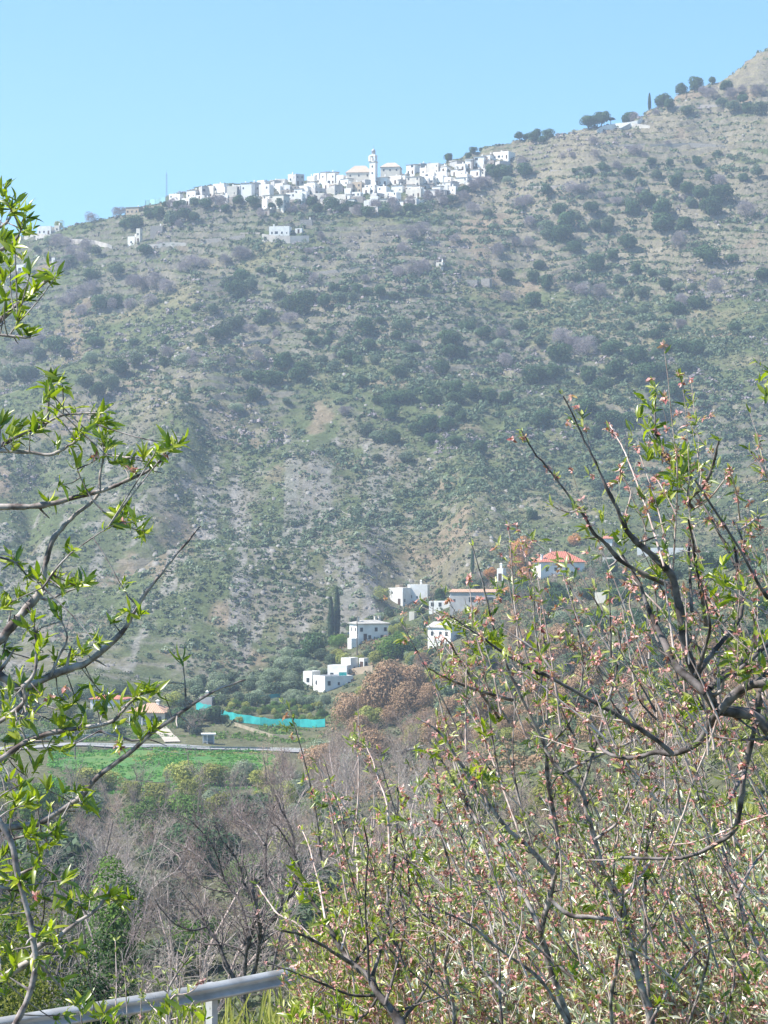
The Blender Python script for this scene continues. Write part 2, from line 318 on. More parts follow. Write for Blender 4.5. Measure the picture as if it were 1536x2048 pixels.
# ------------------------------------------------------------------ ground sheet
def make_ground():
    ys = np.concatenate([np.arange(-40, 60, 0.8), np.arange(60, 130, 1.2), np.arange(130, 480, 2.4), np.arange(480, 700, 1.3), np.arange(700, 1380, 1.0), np.arange(1380, 1500, 6), np.arange(1500, 2300, 40)])
    s = np.linspace(-1, 1, 640)
    w = 42 + 0.235 * np.maximum(ys, 0) + np.maximum(ys - 1330, 0) * 1.0
    X = s[None, :] * w[:, None]; Yv = np.repeat(ys[:, None], len(s), 1)
    Z = H(X, Yv)
    n, m = X.shape
    V = np.stack([X, Yv, Z], -1).reshape(-1, 3)
    i = (np.arange(n - 1)[:, None] * m + np.arange(m - 1)[None, :])
    Q = np.stack([i, i + 1, i + m + 1, i + m], -1).reshape(-1, 4)
    me = mesh_np('ground', V, Q, None, True)
    # land cover as true colours
    x, y, z = X.ravel(), Yv.ravel(), Z.ravel()
    px = 768 + F * x / np.maximum(y, 30)
    gy = np.gradient(Z, axis=0) / np.maximum(np.gradient(Yv, axis=0), .1)
    steep = gy.ravel()
    n1 = fbm(x / 60, y / 60, 61, 5); n2 = fbm(x / 14, y / 14, 62, 4); n3 = fbm(x / 3.2, y / 3.2, 63, 3)
    dry = np.array([0.190, 0.168, 0.098]); grn = np.array([0.092, 0.112, 0.050]); rock = np.array([0.165, 0.150, 0.122]); ear = np.array([0.22, 0.165, 0.115])
    pal = np.array([0.25, 0.23, 0.20])
    wd = sst(0.45, 0.68, 0.5 * n1 + 0.5 * n2 + 0.13 * sst(1050, 1250, y) * sst(900, 1200, px) - 0.06 * (1 - sst(0, 300, px)))
    c = grn[None] * (1 - wd[:, None]) + dry[None] * wd[:, None]
    wr = sst(0.50, 0.62, n2 * 0.6 + n3 * 0.4) * (1 - sst(900, 1000, y)) * (1 - sst(800, 1100, px)) * 0.8
    wr = np.maximum(wr, sst(0.75, 1.3, steep) * 0.9 * (y > 700))
    ws = sst(.55, 1.0, steep) * (y > 1050) * (px > 900)
    wr = np.maximum(wr, sst(0.60, 0.72, n3 * 0.5 + n1 * 0.5) * 0.8)
    c = c * (1 - wr[:, None]) + rock[None] * wr[:, None]
    c = c * (1 - ws[:, None] * .5) + np.array([0.23, 0.195, 0.135])[None] * ws[:, None] * .5
    we = sst(0.66, 0.76, fbm(x / 25, y / 25, 71, 4)) * 0.7
    c = c * (1 - we[:, None]) + ear[None] * we[:, None]
    wp = sst(0.63, 0.70, fbm(x / 6, y / 22, 91, 3)) * (y > 700) * (y < 930) * (px < 760) * 0.75
    c = c * (1 - wp[:, None]) + pal[None] * wp[:, None]
    wq = .75 * sst(.52, .62, fbm(x / 4.5, y / 70, 97, 3)) * sst(700, 730, y) * (1 - sst(880, 930, y)) * sst(300, 420, px) * (1 - sst(740, 900, px)) * .9
    c = c * (1 - wq[:, None]) + np.array([0.22, 0.205, 0.185])[None] * wq[:, None]
    # valley floor and near verge greener
    v = (1 - sst(560, 680, y)) * sst(100, 200, y)
    vg = np.array([0.125, 0.125, 0.070])[None] * (0.7 + 0.6 * n2[:, None])
    c = c * (1 - v[:, None]) + vg * v[:, None]
    c = c * (0.62 + 0.50 * n3[:, None])
    ca = np.ones((len(x), 4), np.float32); ca[:, :3] = np.clip(c, 0, 1)
    at = me.attributes.new('land', 'FLOAT_COLOR', 'POINT'); at.data.foreach_set('color', ca.ravel())
    mt, t = nt('land'); a = N(t, 'ShaderNodeAttribute', attribute_name='land'); tc = N(t, 'ShaderNodeTexCoord')
    no = N(t, 'ShaderNodeTexNoise'); no.inputs['Scale'].default_value = 0.9; no.inputs['Detail'].default_value = 7; no.inputs['Roughness'].default_value = 0.7
    t.links.new(tc.outputs['Object'], no.inputs['Vector'])
    mr = N(t, 'ShaderNodeMapRange'); mr.inputs[1].default_value = 0.3; mr.inputs[2].default_value = 0.7; mr.inputs[3].default_value = 0.55; mr.inputs[4].default_value = 1.5
    t.links.new(no.outputs[0], mr.inputs[0])
    vm = N(t, 'ShaderNodeVectorMath', operation='SCALE'); t.links.new(a.outputs[0], vm.inputs[0]); t.links.new(mr.outputs[0], vm.inputs['Scale'])
    d = N(t, 'ShaderNodeBsdfDiffuse'); t.links.new(vm.outputs[0], d.inputs[0])
    b = N(t, 'ShaderNodeBump'); b.inputs['Strength'].default_value = 1.0; b.inputs['Distance'].default_value = 0.5
    t.links.new(no.outputs[0], b.inputs['Height']); t.links.new(b.outputs[0], d.inputs['Normal'])
    o = N(t, 'ShaderNodeOutputMaterial'); t.links.new(d.outputs[0], o.inputs[0])
    me.materials.append(mt)
    tag(link('ground', me), kind='structure')
make_ground()

def ribbon(name, line, w, mat, lift=0.05, kind='structure', label=None, cat=None, sub=2.0):
    """a strip draped over the land along a line of (x, y)"""
    pts = []
    for (a, b), (c, d) in zip(line[:-1], line[1:]):
        n = max(1, int(math.hypot(c - a, d - b) / sub))
        pts += [(a + (c - a) * k / n, b + (d - b) * k / n) for k in range(n)]
    pts.append(line[-1]); p = np.array(pts); t = np.gradient(p, axis=0); t /= np.linalg.norm(t, axis=1)[:, None]
    nr = np.stack([-t[:, 1], t[:, 0]], 1); W = np.linspace(-w / 2, w / 2, 4); V = []
    for k in range(len(p)):
        for q in W:
            xx, yy = p[k] + nr[k] * q; V.append((xx, yy, hz(p[k][0], p[k][1]) * 0.5 + hz(xx, yy) * 0.5 + lift))
    V = np.array(V); n = len(p); i = np.arange(n - 1)[:, None] * 4 + np.arange(3)[None]
    Q = np.stack([i, i + 1, i + 5, i + 4], -1).reshape(-1, 4)
    o = link(name, mesh_np(name, V, Q, mat)); tag(o, label, cat, None, kind); return o

# near road beside the crash barrier, far valley road, drive to the tiled house
off = []
for (ax, ay), (bx, by) in zip(RAIL[:-1], RAIL[1:]):
    L = math.hypot(bx - ax, by - ay); nx, ny = (by - ay) / L, -(bx - ax) / L
    off.append(((ax + bx) / 2 + nx * 4.1, (ay + by) / 2 + ny * 4.1))
ribbon('road', off, 6.4, M['conc'], 0.02, sub=1.2)
VR = [hit(px, py) for px, py in ((-150, 1503), (60, 1496), (180, 1491), (300, 1494), (420, 1498), (540, 1500), (640, 1503), (760, 1500), (860, 1490))]
ribbon('valley_road', [(p.x, p.y) for p in VR], 6.0, M['asph'], 0.25)
ribbon('driveway', [(hit(a, b).x, hit(a, b).y) for a, b in ((345, 1486), (330, 1470), (318, 1455), (322, 1448))], 3.5, M['track'], 0.25)
ribbon('footpath', [(hit(a, b).x, hit(a, b).y) for a, b in ((540, 968), (565, 972), (590, 985), (625, 992), (650, 1005), (680, 1022), (700, 1030), (730, 1040), (760, 1055), (800, 1056), (830, 1062))], .8, plain('trodden_earth', (.27, .24, .19), c2=(.18, .17, .12), scale=.2), 0.05)
# ------------------------------------------------------------------ green field
def field():
    poly = [(95, 1530), (180, 1503), (300, 1503), (430, 1507), (560, 1512), (560, 1530), (470, 1545), (400, 1556), (320, 1566), (200, 1552)]
    g = []; xs = np.arange(90, 566, 6.0); ysx = np.arange(1502, 1566, 2.2)
    def inside(x, y):
        c = False
        for (x1, y1), (x2, y2) in zip(poly, poly[1:] + poly[:1]):
            if (y1 > y) != (y2 > y) and x < (x2 - x1) * (y - y1) / (y2 - y1) + x1: c = not c
        return c
    V = []; idx = {}
    for i, a in enumerate(xs):
        for j, b in enumerate(ysx):
            p = hit(a, b, 300); idx[i, j] = len(V); V.append((p.x, p.y, p.z + 0.12))
    Q = [(idx[i, j], idx[i + 1, j], idx[i + 1, j + 1], idx[i, j + 1]) for i in range(len(xs) - 1) for j in range(len(ysx) - 1) if inside(xs[i] + 3, ysx[j] + 1)]
    m = plain('field_grass', (0.050, 0.155, 0.028), c2=(0.105, 0.165, 0.035), scale=0.09)
    tag(link('field', mesh_np('field', V, Q, m)), kind='structure')
field()

# ------------------------------------------------------------------ plant prototypes
def unit(n):
    v = rng.normal(size=(n, 3)); return v / np.linalg.norm(v, axis=1)[:, None]
def tri_leaves(P0, nrm, size, aspect=1.0, jit=0.6):
    n = len(P0); d = nrm + unit(n) * jit; d /= np.linalg.norm(d, axis=1)[:, None]
    a = np.cross(d, unit(n)); a /= np.linalg.norm(a, axis=1)[:, None] + 1e-9; b = np.cross(d, a)
    s = size * (0.6 + 0.8 * rng.random(n))[:, None]
    V = np.stack([P0 - a * s * aspect, P0 + b * s * 0.55, P0 + a * s * aspect, P0 - b * s * 0.55], 1).reshape(-1, 3)
    return V, np.arange(n * 4).reshape(-1, 4)
def lobes_pts(n, rx, rz, nl, zc, flat=0.0):
    c = unit(nl) * (rng.random(nl) ** 0.5)[:, None] * np.array([rx * .62, rx * .62, rz * .55]); r = (0.38 + 0.25 * rng.random(nl))
    k = rng.integers(0, nl, n); d = unit(n); d[:, 2] = np.where(d[:, 2] < -0.75, -d[:, 2], d[:, 2])
    q = c[k] + d * (r[k] * (0.80 + 0.25 * rng.random(n)))[:, None] * np.array([rx, rx, rz])
    return q + np.array([0, 0, zc]), d
def crown_mesh(name, n, rx, rz, nl, zc, leaf, mat, trunk=True):
    p, d = lobes_pts(n, rx, rz, nl, zc); V, Q = tri_leaves(p, d, leaf)
    cm = mesh_np(name + '_crown', V, Q, mat)
    return cm
def trunk_mesh(h, r, mat, lean=0.15, forks=3):
    paths = []; top = np.array([rng.normal() * lean * h, rng.normal() * lean * h, h * 0.55])
    paths.append(([(0, 0, -0.6), tuple(top * 0.5), tuple(top)], [r * 1.3, r, r * .75]))
    for k in range(forks):
        a = rng.random() * 6.28; e = top + np.array([math.cos(a) * h * .3, math.sin(a) * h * .3, h * .45])
        paths.append(([tuple(top), tuple((top + e) / 2 + rng.normal(size=3) * .05 * h), tuple(e)], [r * .7, r * .45, r * .2]))
    V, Q = tubes(paths, 5); return mesh_np('trunk', V, Q, mat, True)
def puff_mesh(name, n, rx, rz, zc, ln, wd, mat, up=0.6):
    """bare crown: a cloud of fine twigs that point up and out"""
    nl = 9; p, d = lobes_pts(n, rx, rz, nl, zc); d = d + np.array([0, 0, up]) + unit(n) * 0.5; d /= np.linalg.norm(d, axis=1)[:, None]
    a = np.cross(d, unit(n)); a /= np.linalg.norm(a, axis=1)[:, None] + 1e-9
    L = (ln * (0.5 + rng.random(n)))[:, None]; W = wd * (0.6 + 0.8 * rng.random(n))[:, None]
    V = np.stack([p - a * W, p + a * W, p + d * L], 1).reshape(-1, 3)
    return mesh_np(name + '_crown', V, np.arange(n * 3).reshape(-1, 3), mat)
def catmull(pts, n=4):
    p = np.array(pts, float)
    if len(p) < 3:
        return np.linspace(p[0], p[-1], max(3, n))
    q = np.vstack([2 * p[0] - p[1], p, 2 * p[-1] - p[-2]]); out = []
    for i in range(1, len(q) - 2):
        for t in np.arange(n) / n:
            out.append(0.5 * (2 * q[i] + (q[i+1] - q[i-1]) * t + (2*q[i-1] - 5*q[i] + 4*q[i+1] - q[i+2]) * t * t + (-q[i-1] + 3*q[i] - 3*q[i+1] + q[i+2]) * t ** 3))
    out.append(q[-2]); return np.array(out)
def traced(px, Y, r0, r1, Y1=None, wob=0.0, n=4, g=rng):
    """a branch drawn from picture points at distance Y (to Y1 at its tip); radii in photo pixels"""
    m = len(px); Y1 = Y if Y1 is None else Y1
    pts = [tuple(P(a, b, Y + (Y1 - Y) * k / (m - 1))) for k, (a, b) in enumerate(px)]
    c = catmull(pts, n); k = len(c)
    if wob: c = c + g.normal(size=c.shape) * wob * Y / F * np.linspace(.3, 1, k)[:, None]
    c[:, 1] += np.cumsum(g.normal(size=k)) * 1.2 * Y / F
    r = np.linspace(r0, r1, k) * Y / F * (1 + 0.10 * g.normal(size=k)); return c, np.maximum(r, .15 * Y / F)
def grow(parents, per_len, lr, ang, rf, bias, g, npt=5, wob=.18, t0=.15, rmin=0.0):
    """children along each parent: per_len children per metre, length range lr, angle range ang (deg)"""
    out = []
    bias = np.array(bias, float)
    for c, r in parents:
        seg = np.linalg.norm(np.diff(c, axis=0), axis=1); L = seg.sum(); n = g.poisson(per_len * L * (1 - t0))
        cum = np.concatenate([[0], np.cumsum(seg)]) / max(L, 1e-6)
        for _ in range(n):
            t = t0 + (1 - t0) * g.random(); j = min(np.searchsorted(cum, t) - 1, len(c) - 2); j = max(j, 0)
            f = (t - cum[j]) / max(cum[j + 1] - cum[j], 1e-6); p = c[j] * (1 - f) + c[j + 1] * f; rr_ = r[j] * (1 - f) + r[j + 1] * f
            d = c[j + 1] - c[j]; d = d / (np.linalg.norm(d) + 1e-9)
            q = np.cross(d, g.normal(size=3)); q /= np.linalg.norm(q) + 1e-9; a = math.radians(g.uniform(*ang))
            v = d * math.cos(a) + q * math.sin(a) + bias * .5; v /= np.linalg.norm(v)
            ln = g.uniform(*lr) * (1.1 - .5 * t); pts = [p]
            for k in range(npt - 1):
                v = v + g.normal(size=3) * wob + bias * .12; v /= np.linalg.norm(v); pts.append(pts[-1] + v * ln / (npt - 1))
            r0 = max(rr_ * rf, rmin); out.append((np.array(pts), np.linspace(r0, max(r0 * .35, rmin * .6), npt)))
    return out
def bare_parts(g, H_, lean=0.0, thin=1.0):
    """stems and fine twigs of a leafless tree of height H_"""
    st = []
    for k in range(6):
        a = g.uniform(-.42, .42); c = g.uniform(-.42, .42); pts = [(0, 0, -.4)] if k == 0 else [(g.uniform(-.05, .05), g.uniform(-.05, .05), g.uniform(0, .22) * H_)]
        top = g.uniform(.62, .9)
        for t in (.3, .55, .8, 1): pts.append((a * H_ * t * top + g.normal() * .035 * H_ + lean * H_ * t, c * H_ * t * top + g.normal() * .03 * H_, H_ * t * top))
        cc = catmull(pts, 3); st.append((cc, np.linspace(.016 * H_ if k == 0 else .009 * H_, .0022 * H_, len(cc)) * thin))
    l1 = grow(st, 22 / H_, (.10 * H_, .34 * H_), (25, 65), .5, (0, 0, .45), g, 6, .24, .22, .0012 * H_ * thin)
    l2 = grow(l1 + st, 26 / H_, (.06 * H_, .17 * H_), (25, 65), .5, (0, 0, .3), g, 5, .24, .2, .0010 * H_ * thin)
    l3 = grow(l2, 42 / H_, (.03 * H_, .085 * H_), (20, 65), .6, (0, 0, .25), g, 3, .25, .15, .0008 * H_ * thin)
    return st, l1 + l2 + l3
PROTO = {}
def protos():
    for k, (mat, rx, rz, zc, leaf, n, nl) in {
        'olive': ('olive', 2.7, 2.3, 1.9, 0.24, 1900, 11), 'oak': ('oak', 2.9, 2.6, 2.1, 0.25, 2200, 10),
        'silver': ('silver', 2.7, 2.2, 1.9, 0.14, 4500, 13), 'green': ('green', 2.9, 2.6, 2.2, 0.16, 4000, 13),
        'yellow': ('yellow', 2.4, 2.4, 2.0, 0.15, 3000, 12), 'rust': ('rust', 2.7, 2.5, 2.3, 0.17, 3200, 12), 'brown': ('brown', 3.1, 3.1, 2.8, 0.12, 7000, 18)}.items():
        PROTO[k] = [(crown_mesh(k, n, rx * (0.9 + .2 * v / 3), rz, nl, zc, leaf, M[mat]), trunk_mesh(2.2, 0.16, M['trunkg'])) for v in range(4)]
    for k, mat in (('bare', 'lav'), ('pinkbare', 'pinkt')):
        PROTO[k] = [(puff_mesh(k, 5200, 2.4, 2.2 + .25 * v, 2.2, 0.42, 0.020, M[mat], .25), trunk_mesh(2.6, 0.13, M['trunkg'], 0.1, 5)) for v in range(4)]
    for k, mat in (('bareN', 'gbrown'), ('pinkN', 'pinkt')):
        PROTO[k] = []
        for v in range(4):
            tr, tw = bare_parts(np.random.default_rng(300 + v + len(k) * 7), 5.0, rng.uniform(-.08, .08)); V, Q = tubes(tr, 5); V2, Q2 = tubes(tw, 3)
            PROTO[k].append((mesh_np(k + '_crown', V2, Q2, M[mat]), mesh_np('trunk', V, Q, M['trunkg'], True)))
    # cypress: narrow flame
    n = 1500; t = rng.random(n); a = rng.random(n) * 6.283; r = 0.78 * np.sin(np.pi * np.clip(t * 0.93 + 0.05, 0, 1)) ** 0.6 * (0.75 + .3 * rng.random(n)) * (1 - t * 0.45)
    p = np.stack([np.cos(a) * r, np.sin(a) * r, 0.4 + t * 8.6], 1); d = np.stack([np.cos(a), np.sin(a), 0.5 + 0 * a], 1)
    V, Q = tri_leaves(p, d, 0.24, 1.0, 0.4); PROTO['cypress'] = [(mesh_np('cypress_crown', V, Q, M['cyp']), trunk_mesh(1.0, 0.12, M['trunkg'], 0.02, 0))]
    # broad pine with a flat crown on a bare trunk
    p, d = lobes_pts(900, 2.6, 1.1, 7, 4.3); V, Q = tri_leaves(p, d, 0.26); PROTO['pine'] = [(mesh_np('pine_crown', V, Q, M['cyp']), trunk_mesh(5.6, 0.17, M['trunkg'], 0.03, 3))]
protos()
def put_tree(kind, name, loc, s, label, cat='tree', group=None, sz=None, parts=True):
    c, t = rnd.choice(PROTO[kind])
    if parts:
        o = thing(name, loc, label, cat, group, rnd.random() * 6.28); o.scale = (s, s, sz or s)
        link('crown', c, o); link('trunk', t, o)
    else:
        o = link(name, c, None, loc); o.scale = (s, s, sz or s); o.rotation_euler = (0, 0, rnd.random() * 6.28); tag(o, label, cat, group)
    return o

# ------------------------------------------------------------------ buildings
ORD = ['first','second','third','fourth','fifth','sixth','seventh','eighth','ninth','tenth','eleventh','twelfth','thirteenth','fourteenth','fifteenth','sixteenth','seventeenth','eighteenth','nineteenth','twentieth']
TENS = ['', '', 'twenty', 'thirty', 'forty', 'fifty', 'sixty', 'seventy', 'eighty', 'ninety']
def ordw(n):                     # 1 -> first
    if n <= 20: return ORD[n - 1]
    if n >= 100: return 'hundred-and-' + ordw(n - 100) if n > 100 else 'hundredth'
    t, u = divmod(n, 10)
    return TENS[t] + '-' + ORD[u - 1] if u else TENS[t][:-1] + 'ieth'
_wm = MB().box(-.42, .42, -.03, .05, 0, 1.1); WIN = bpy.data.meshes.new('window'); WIN.from_pydata(_wm.v, [], _wm.f); WIN.materials.append(M['glass'])
_dm = MB().box(-.5, .5, -.03, .05, 0, 2.1); DOOR = bpy.data.meshes.new('door'); DOOR.from_pydata(_dm.v, [], _dm.f); DOOR.materials.append(M['wood'])
def shell(W, D, h, lip=0.35, t=0.22, deep=5.0):
    a, b = W / 2, D / 2; mb = MB(); o = lambda x, y, z: (x, y, z)
    v = [(-a,-b,-deep),(a,-b,-deep),(a,b,-deep),(-a,b,-deep),(-a,-b,h),(a,-b,h),(a,b,h),(-a,b,h)]
    i, j = a - t, b - t
    v += [(-i,-j,h),(i,-j,h),(i,j,h),(-i,j,h),(-i,-j,h-lip),(i,-j,h-lip),(i,j,h-lip),(-i,j,h-lip)]
    f = [(0,1,5,4),(1,2,6,5),(2,3,7,6),(3,0,4,7)]
    for k in range(4):
        n = (k + 1) % 4; f.append((4+k, 4+n, 8+n, 8+k)); f.append((8+k, 8+n, 12+n, 12+k))
    return mb.add(v, f)
def openings(o, W, D, h, front=None, side=None, door=True, p=0.6, z0=0.9, right=True):
    """windows and a door on the front wall, windows on the flank that shows"""
    fl = max(1, int(round(h / 2.9))); nc = max(1, int(W / 2.2)) if front is None else front
    dk = rnd.randrange(nc) if door else -1
    for f in range(fl):
        for k in range(nc):
            x = -W / 2 + W * (k + .5) / nc
            if f == 0 and k == dk: link('door', DOOR, o, (x, -D / 2, 0)); continue
            if z0 + f * 2.8 + 1.3 > h: continue
            if rnd.random() < p:
                w_ = link('window', WIN, o, (x + rnd.uniform(-.2, .2), -D / 2, z0 + f * 2.8)); q_ = rnd.random(); w_.scale = (1, 1, 1) if q_ < .6 else (min(1.9, .8 * W / nc), 1, 1.2) if q_ < .78 else (.65, 1, .7)
    ns = max(1, int(D / 3)) if side is None else side
    for f in range(fl):
        for k in range(ns):
            if z0 + f * 2.8 + 1.3 > h or rnd.random() > p * .7: continue
            w = link('window', WIN, o, ((W / 2 if right else -W / 2), -D / 2 + D * (k + .5) / ns, z0 + f * 2.8)); w.rotation_euler = (0, 0, math.pi / 2 if right else -math.pi / 2)
def house(x0, x1, yt, yb, kind, label=None, group=None, name='village_house', cat='house', th=None, D=None, roof='flat', chim=None, p=0.5, ymin=700, base=None, rooff=None):
    b = base or hit((x0 + x1) / 2, yb, ymin); s = b.y / F; w = (x1 - x0) * s; h = max(2.2, (yb - yt) * s)
    th = rnd.uniform(14, 32) if th is None else th
    D = D or min(7.5, max(3.0, w * 0.75)); D = min(D, w * .6 / max(.25, abs(math.sin(R(th)))))
    W = max(1.5, (w - D * abs(math.sin(R(th)))) / math.cos(R(th)))
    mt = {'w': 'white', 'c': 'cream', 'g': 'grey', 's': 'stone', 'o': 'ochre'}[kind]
    o = thing(name, (b.x, b.y + D / 2, b.z), label, cat, group, -R(th))
    if roof == 'flat':
        shell(W, D, h).build('wall', M[mt], o)
        r = MB().box(-W/2+.2, W/2-.2, -D/2+.2, D/2-.2, h-.5, h-.32).build('roof', rooff or M['roofw'], o)
    elif roof == 'shed':
        MB().box(-W/2, W/2, -D/2, D/2, -5, h).build('wall', M[mt], o)
        r = MB().add([(-W/2-.3,-D/2-.3,h+.02),(W/2+.3,-D/2-.3,h+.02),(W/2+.3,D/2+.3,h+.02),(-W/2-.3,D/2+.3,h+.02),(-W/2-.3,-D/2-.3,h+.14),(W/2+.3,-D/2-.3,h+.14),(W/2+.3,D/2+.3,h+.8),(-W/2-.3,D/2+.3,h+.8)],
                     [(0,3,2,1),(4,5,6,7),(0,1,5,4),(1,2,6,5),(2,3,7,6),(3,0,4,7)]).build('roof', rooff or M['clay'], o)
    else:
        hh = h * .72 if roof == 'hip' else h
        MB().box(-W/2, W/2, -D/2, D/2, -5, hh).build('wall', M[mt], o)
        r = MB().hip(-W/2-.45, W/2+.45, -D/2-.45, D/2+.45, hh + .01, h - hh if roof == 'hip' else 1.0, .35).build('roof', rooff or M['tile'], o); h = hh
    if kind != 's' or rnd.random() < .5: openings(o, W, D, h, p=p, door=rnd.random() < .4 and h > 2.5, right=th > 0)
    for q in range((1 if rnd.random() < .55 else 0) if chim is None else chim):
        cx = rnd.uniform(-W * .35, W * .35); MB().box(cx-.3, cx+.3, .4, 1.0, h - .4, h + 1.2).add([(cx-.4,.3,h+1.21),(cx+.4,.3,h+1.21),(cx+.4,1.1,h+1.21),(cx-.4,1.1,h+1.21),(cx,.7,h+1.6)], [(0,1,4),(1,2,4),(2,3,4),(3,0,4),(3,2,1,0)]).build('chimney', M['white'], r)
    return o, W, D, h

HV = [(339,359,388,411,'w'),(364,396,395,406,'w'),(374,398,379,396,'w'),(398,417,376,403,'g'),(416,432,375,401,'c'),(427,455,364,394,'w'),(455,476,369,402,'c'),(476,484,369,402,'g'),
(483,506,362,403,'w'),(504,519,361,392,'g'),(515,536,359,374,'w'),(519,544,371,396,'w'),(525,540,396,418,'w'),(542,559,359,376,'g'),(551,573,357,370,'c'),(546,576,386,418,'c'),(577,587,347,364,'w'),
(585,606,346,370,'g'),(556,583,370,386,'w'),(582,608,384,406,'w'),(592,621,372,386,'w'),(576,609,400,412,'s'),(527,546,418,430,'s'),(615,632,350,369,'w'),(628,643,344,366,'w'),(642,656,341,368,'w'),
(656,675,341,368,'w'),(674,690,348,368,'w'),(682,704,356,371,'w'),(700,738,351,364,'c'),(705,727,361,386,'o'),(695,706,365,388,'s'),(725,739,357,375,'g'),(617,649,377,393,'g'),(609,638,366,379,'w'),(596,616,384,397,'w'),
(660,683,368,387,'g'),(668,700,389,402,'c'),(668,701,399,411,'s'),(703,729,391,407,'s'),(730,757,368,389,'w'),(729,743,399,418,'w'),(742,757,391,412,'w'),(756,778,370,393,'w'),(757,777,353,370,'w'),
(760,780,396,410,'c'),(779,800,383,404,'w'),(699,726,412,428,'s'),(742,774,412,428,'g'),(741,757,356,369,'g'),(780,812,353,371,'w'),(814,838,330,351,'w'),(836,856,325,338,'g'),(841,857,335,350,'w'),
(855,885,325,348,'c'),(814,845,352,374,'c'),(845,874,351,370,'w'),(850,874,344,356,'w'),(873,898,345,357,'w'),(873,913,354,368,'w'),(911,936,334,348,'w'),(901,929,320,336,'g'),(932,948,319,338,'w'),(949,971,312,335,'w'),
(969,986,312,324,'w'),(970,993,322,335,'s'),(988,1029,305,321,'w'),(992,1019,320,338,'g'),(915,942,346,364,'w'),(942,966,343,357,'w'),(944,962,355,364,'w'),(881,899,337,349,'w'),(912,940,362,373,'w'),
(813,851,375,394,'c'),(866,885,377,392,'w'),(883,900,382,392,'g'),(866,898,391,401,'s'),(875,898,368,383,'w'),(897,913,366,381,'g'),(899,916,380,393,'w'),(815,838,396,408,'w'),(978,1013,333,343,'w'),(755,785,377,390,'w'),
(784,809,369,384,'w'),(844,871,368,378,'s'),(783,803,343,356,'w'),(798,816,352,366,'w'),(826,846,372,384,'w'),(646,664,366,378,'w'),(550,566,371,384,'w'),(440,452,378,398,'w'),(690,704,375,388,'w'),(920,934,352,362,'w'),(845,862,356,366,'w')]
_g = random.Random(77)
_top = [(350, 394), (420, 382), (500, 374), (600, 358), (700, 362), (800, 356), (900, 338), (1000, 326)]; _bot = [(350, 408), (440, 402), (540, 414), (620, 404), (740, 414), (800, 404), (900, 390), (960, 362), (1000, 338)]
def _ip(t, x): return float(np.interp(x, [a for a, _ in t], [b for _, b in t]))
for _k in range(84):                # the smaller houses that fill the lanes between
    _x = 350 + 640 * (_k + _g.random()) / 84; _y = _g.uniform(_ip(_top, _x) + 4, _ip(_bot, _x) + 8); _w = _g.uniform(14, 24); _h = _g.uniform(9, 15)
    if abs(_x - 747) < 16 and _y < 372: continue
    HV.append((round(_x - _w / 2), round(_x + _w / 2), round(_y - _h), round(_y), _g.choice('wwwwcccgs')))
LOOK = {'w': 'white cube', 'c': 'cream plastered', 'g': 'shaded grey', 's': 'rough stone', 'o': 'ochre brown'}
def village():
    rows = {}
    for h in HV:
        r = 0 if h[3] < 363 else 1 if h[3] < 379 else 2 if h[3] < 397 else 3
        rows.setdefault(r, []).append(h)
    for r, hs in rows.items():
        rn = ('top', 'second', 'third', 'lowest')[r]
        L = sorted([h for h in hs if (h[0] + h[1]) / 2 < 747], key=lambda h: -(h[0] + h[1])); Rr = sorted([h for h in hs if (h[0] + h[1]) / 2 >= 747], key=lambda h: h[0] + h[1])
        for side, lst in (('left', L), ('right', Rr)):
            for k, h in enumerate(lst):
                wide = h[1] - h[0] > 26; tall = h[3] - h[2] > 22
                h = (h[0] - 1.5, h[1] + 2.5, h[2] + .12 * (h[3] - h[2]), h[3] + 1, h[4])
                lk = ('tall ' if tall else 'long ' if wide else 'small ') + LOOK[h[4]]
                lab = f"{lk} house, {ordw(k+1)} {side} of the bell tower in the village's {rn} row"
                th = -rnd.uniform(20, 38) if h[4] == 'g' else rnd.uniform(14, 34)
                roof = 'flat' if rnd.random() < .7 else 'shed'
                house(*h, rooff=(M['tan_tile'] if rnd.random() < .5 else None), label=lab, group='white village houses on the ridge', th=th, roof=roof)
village()

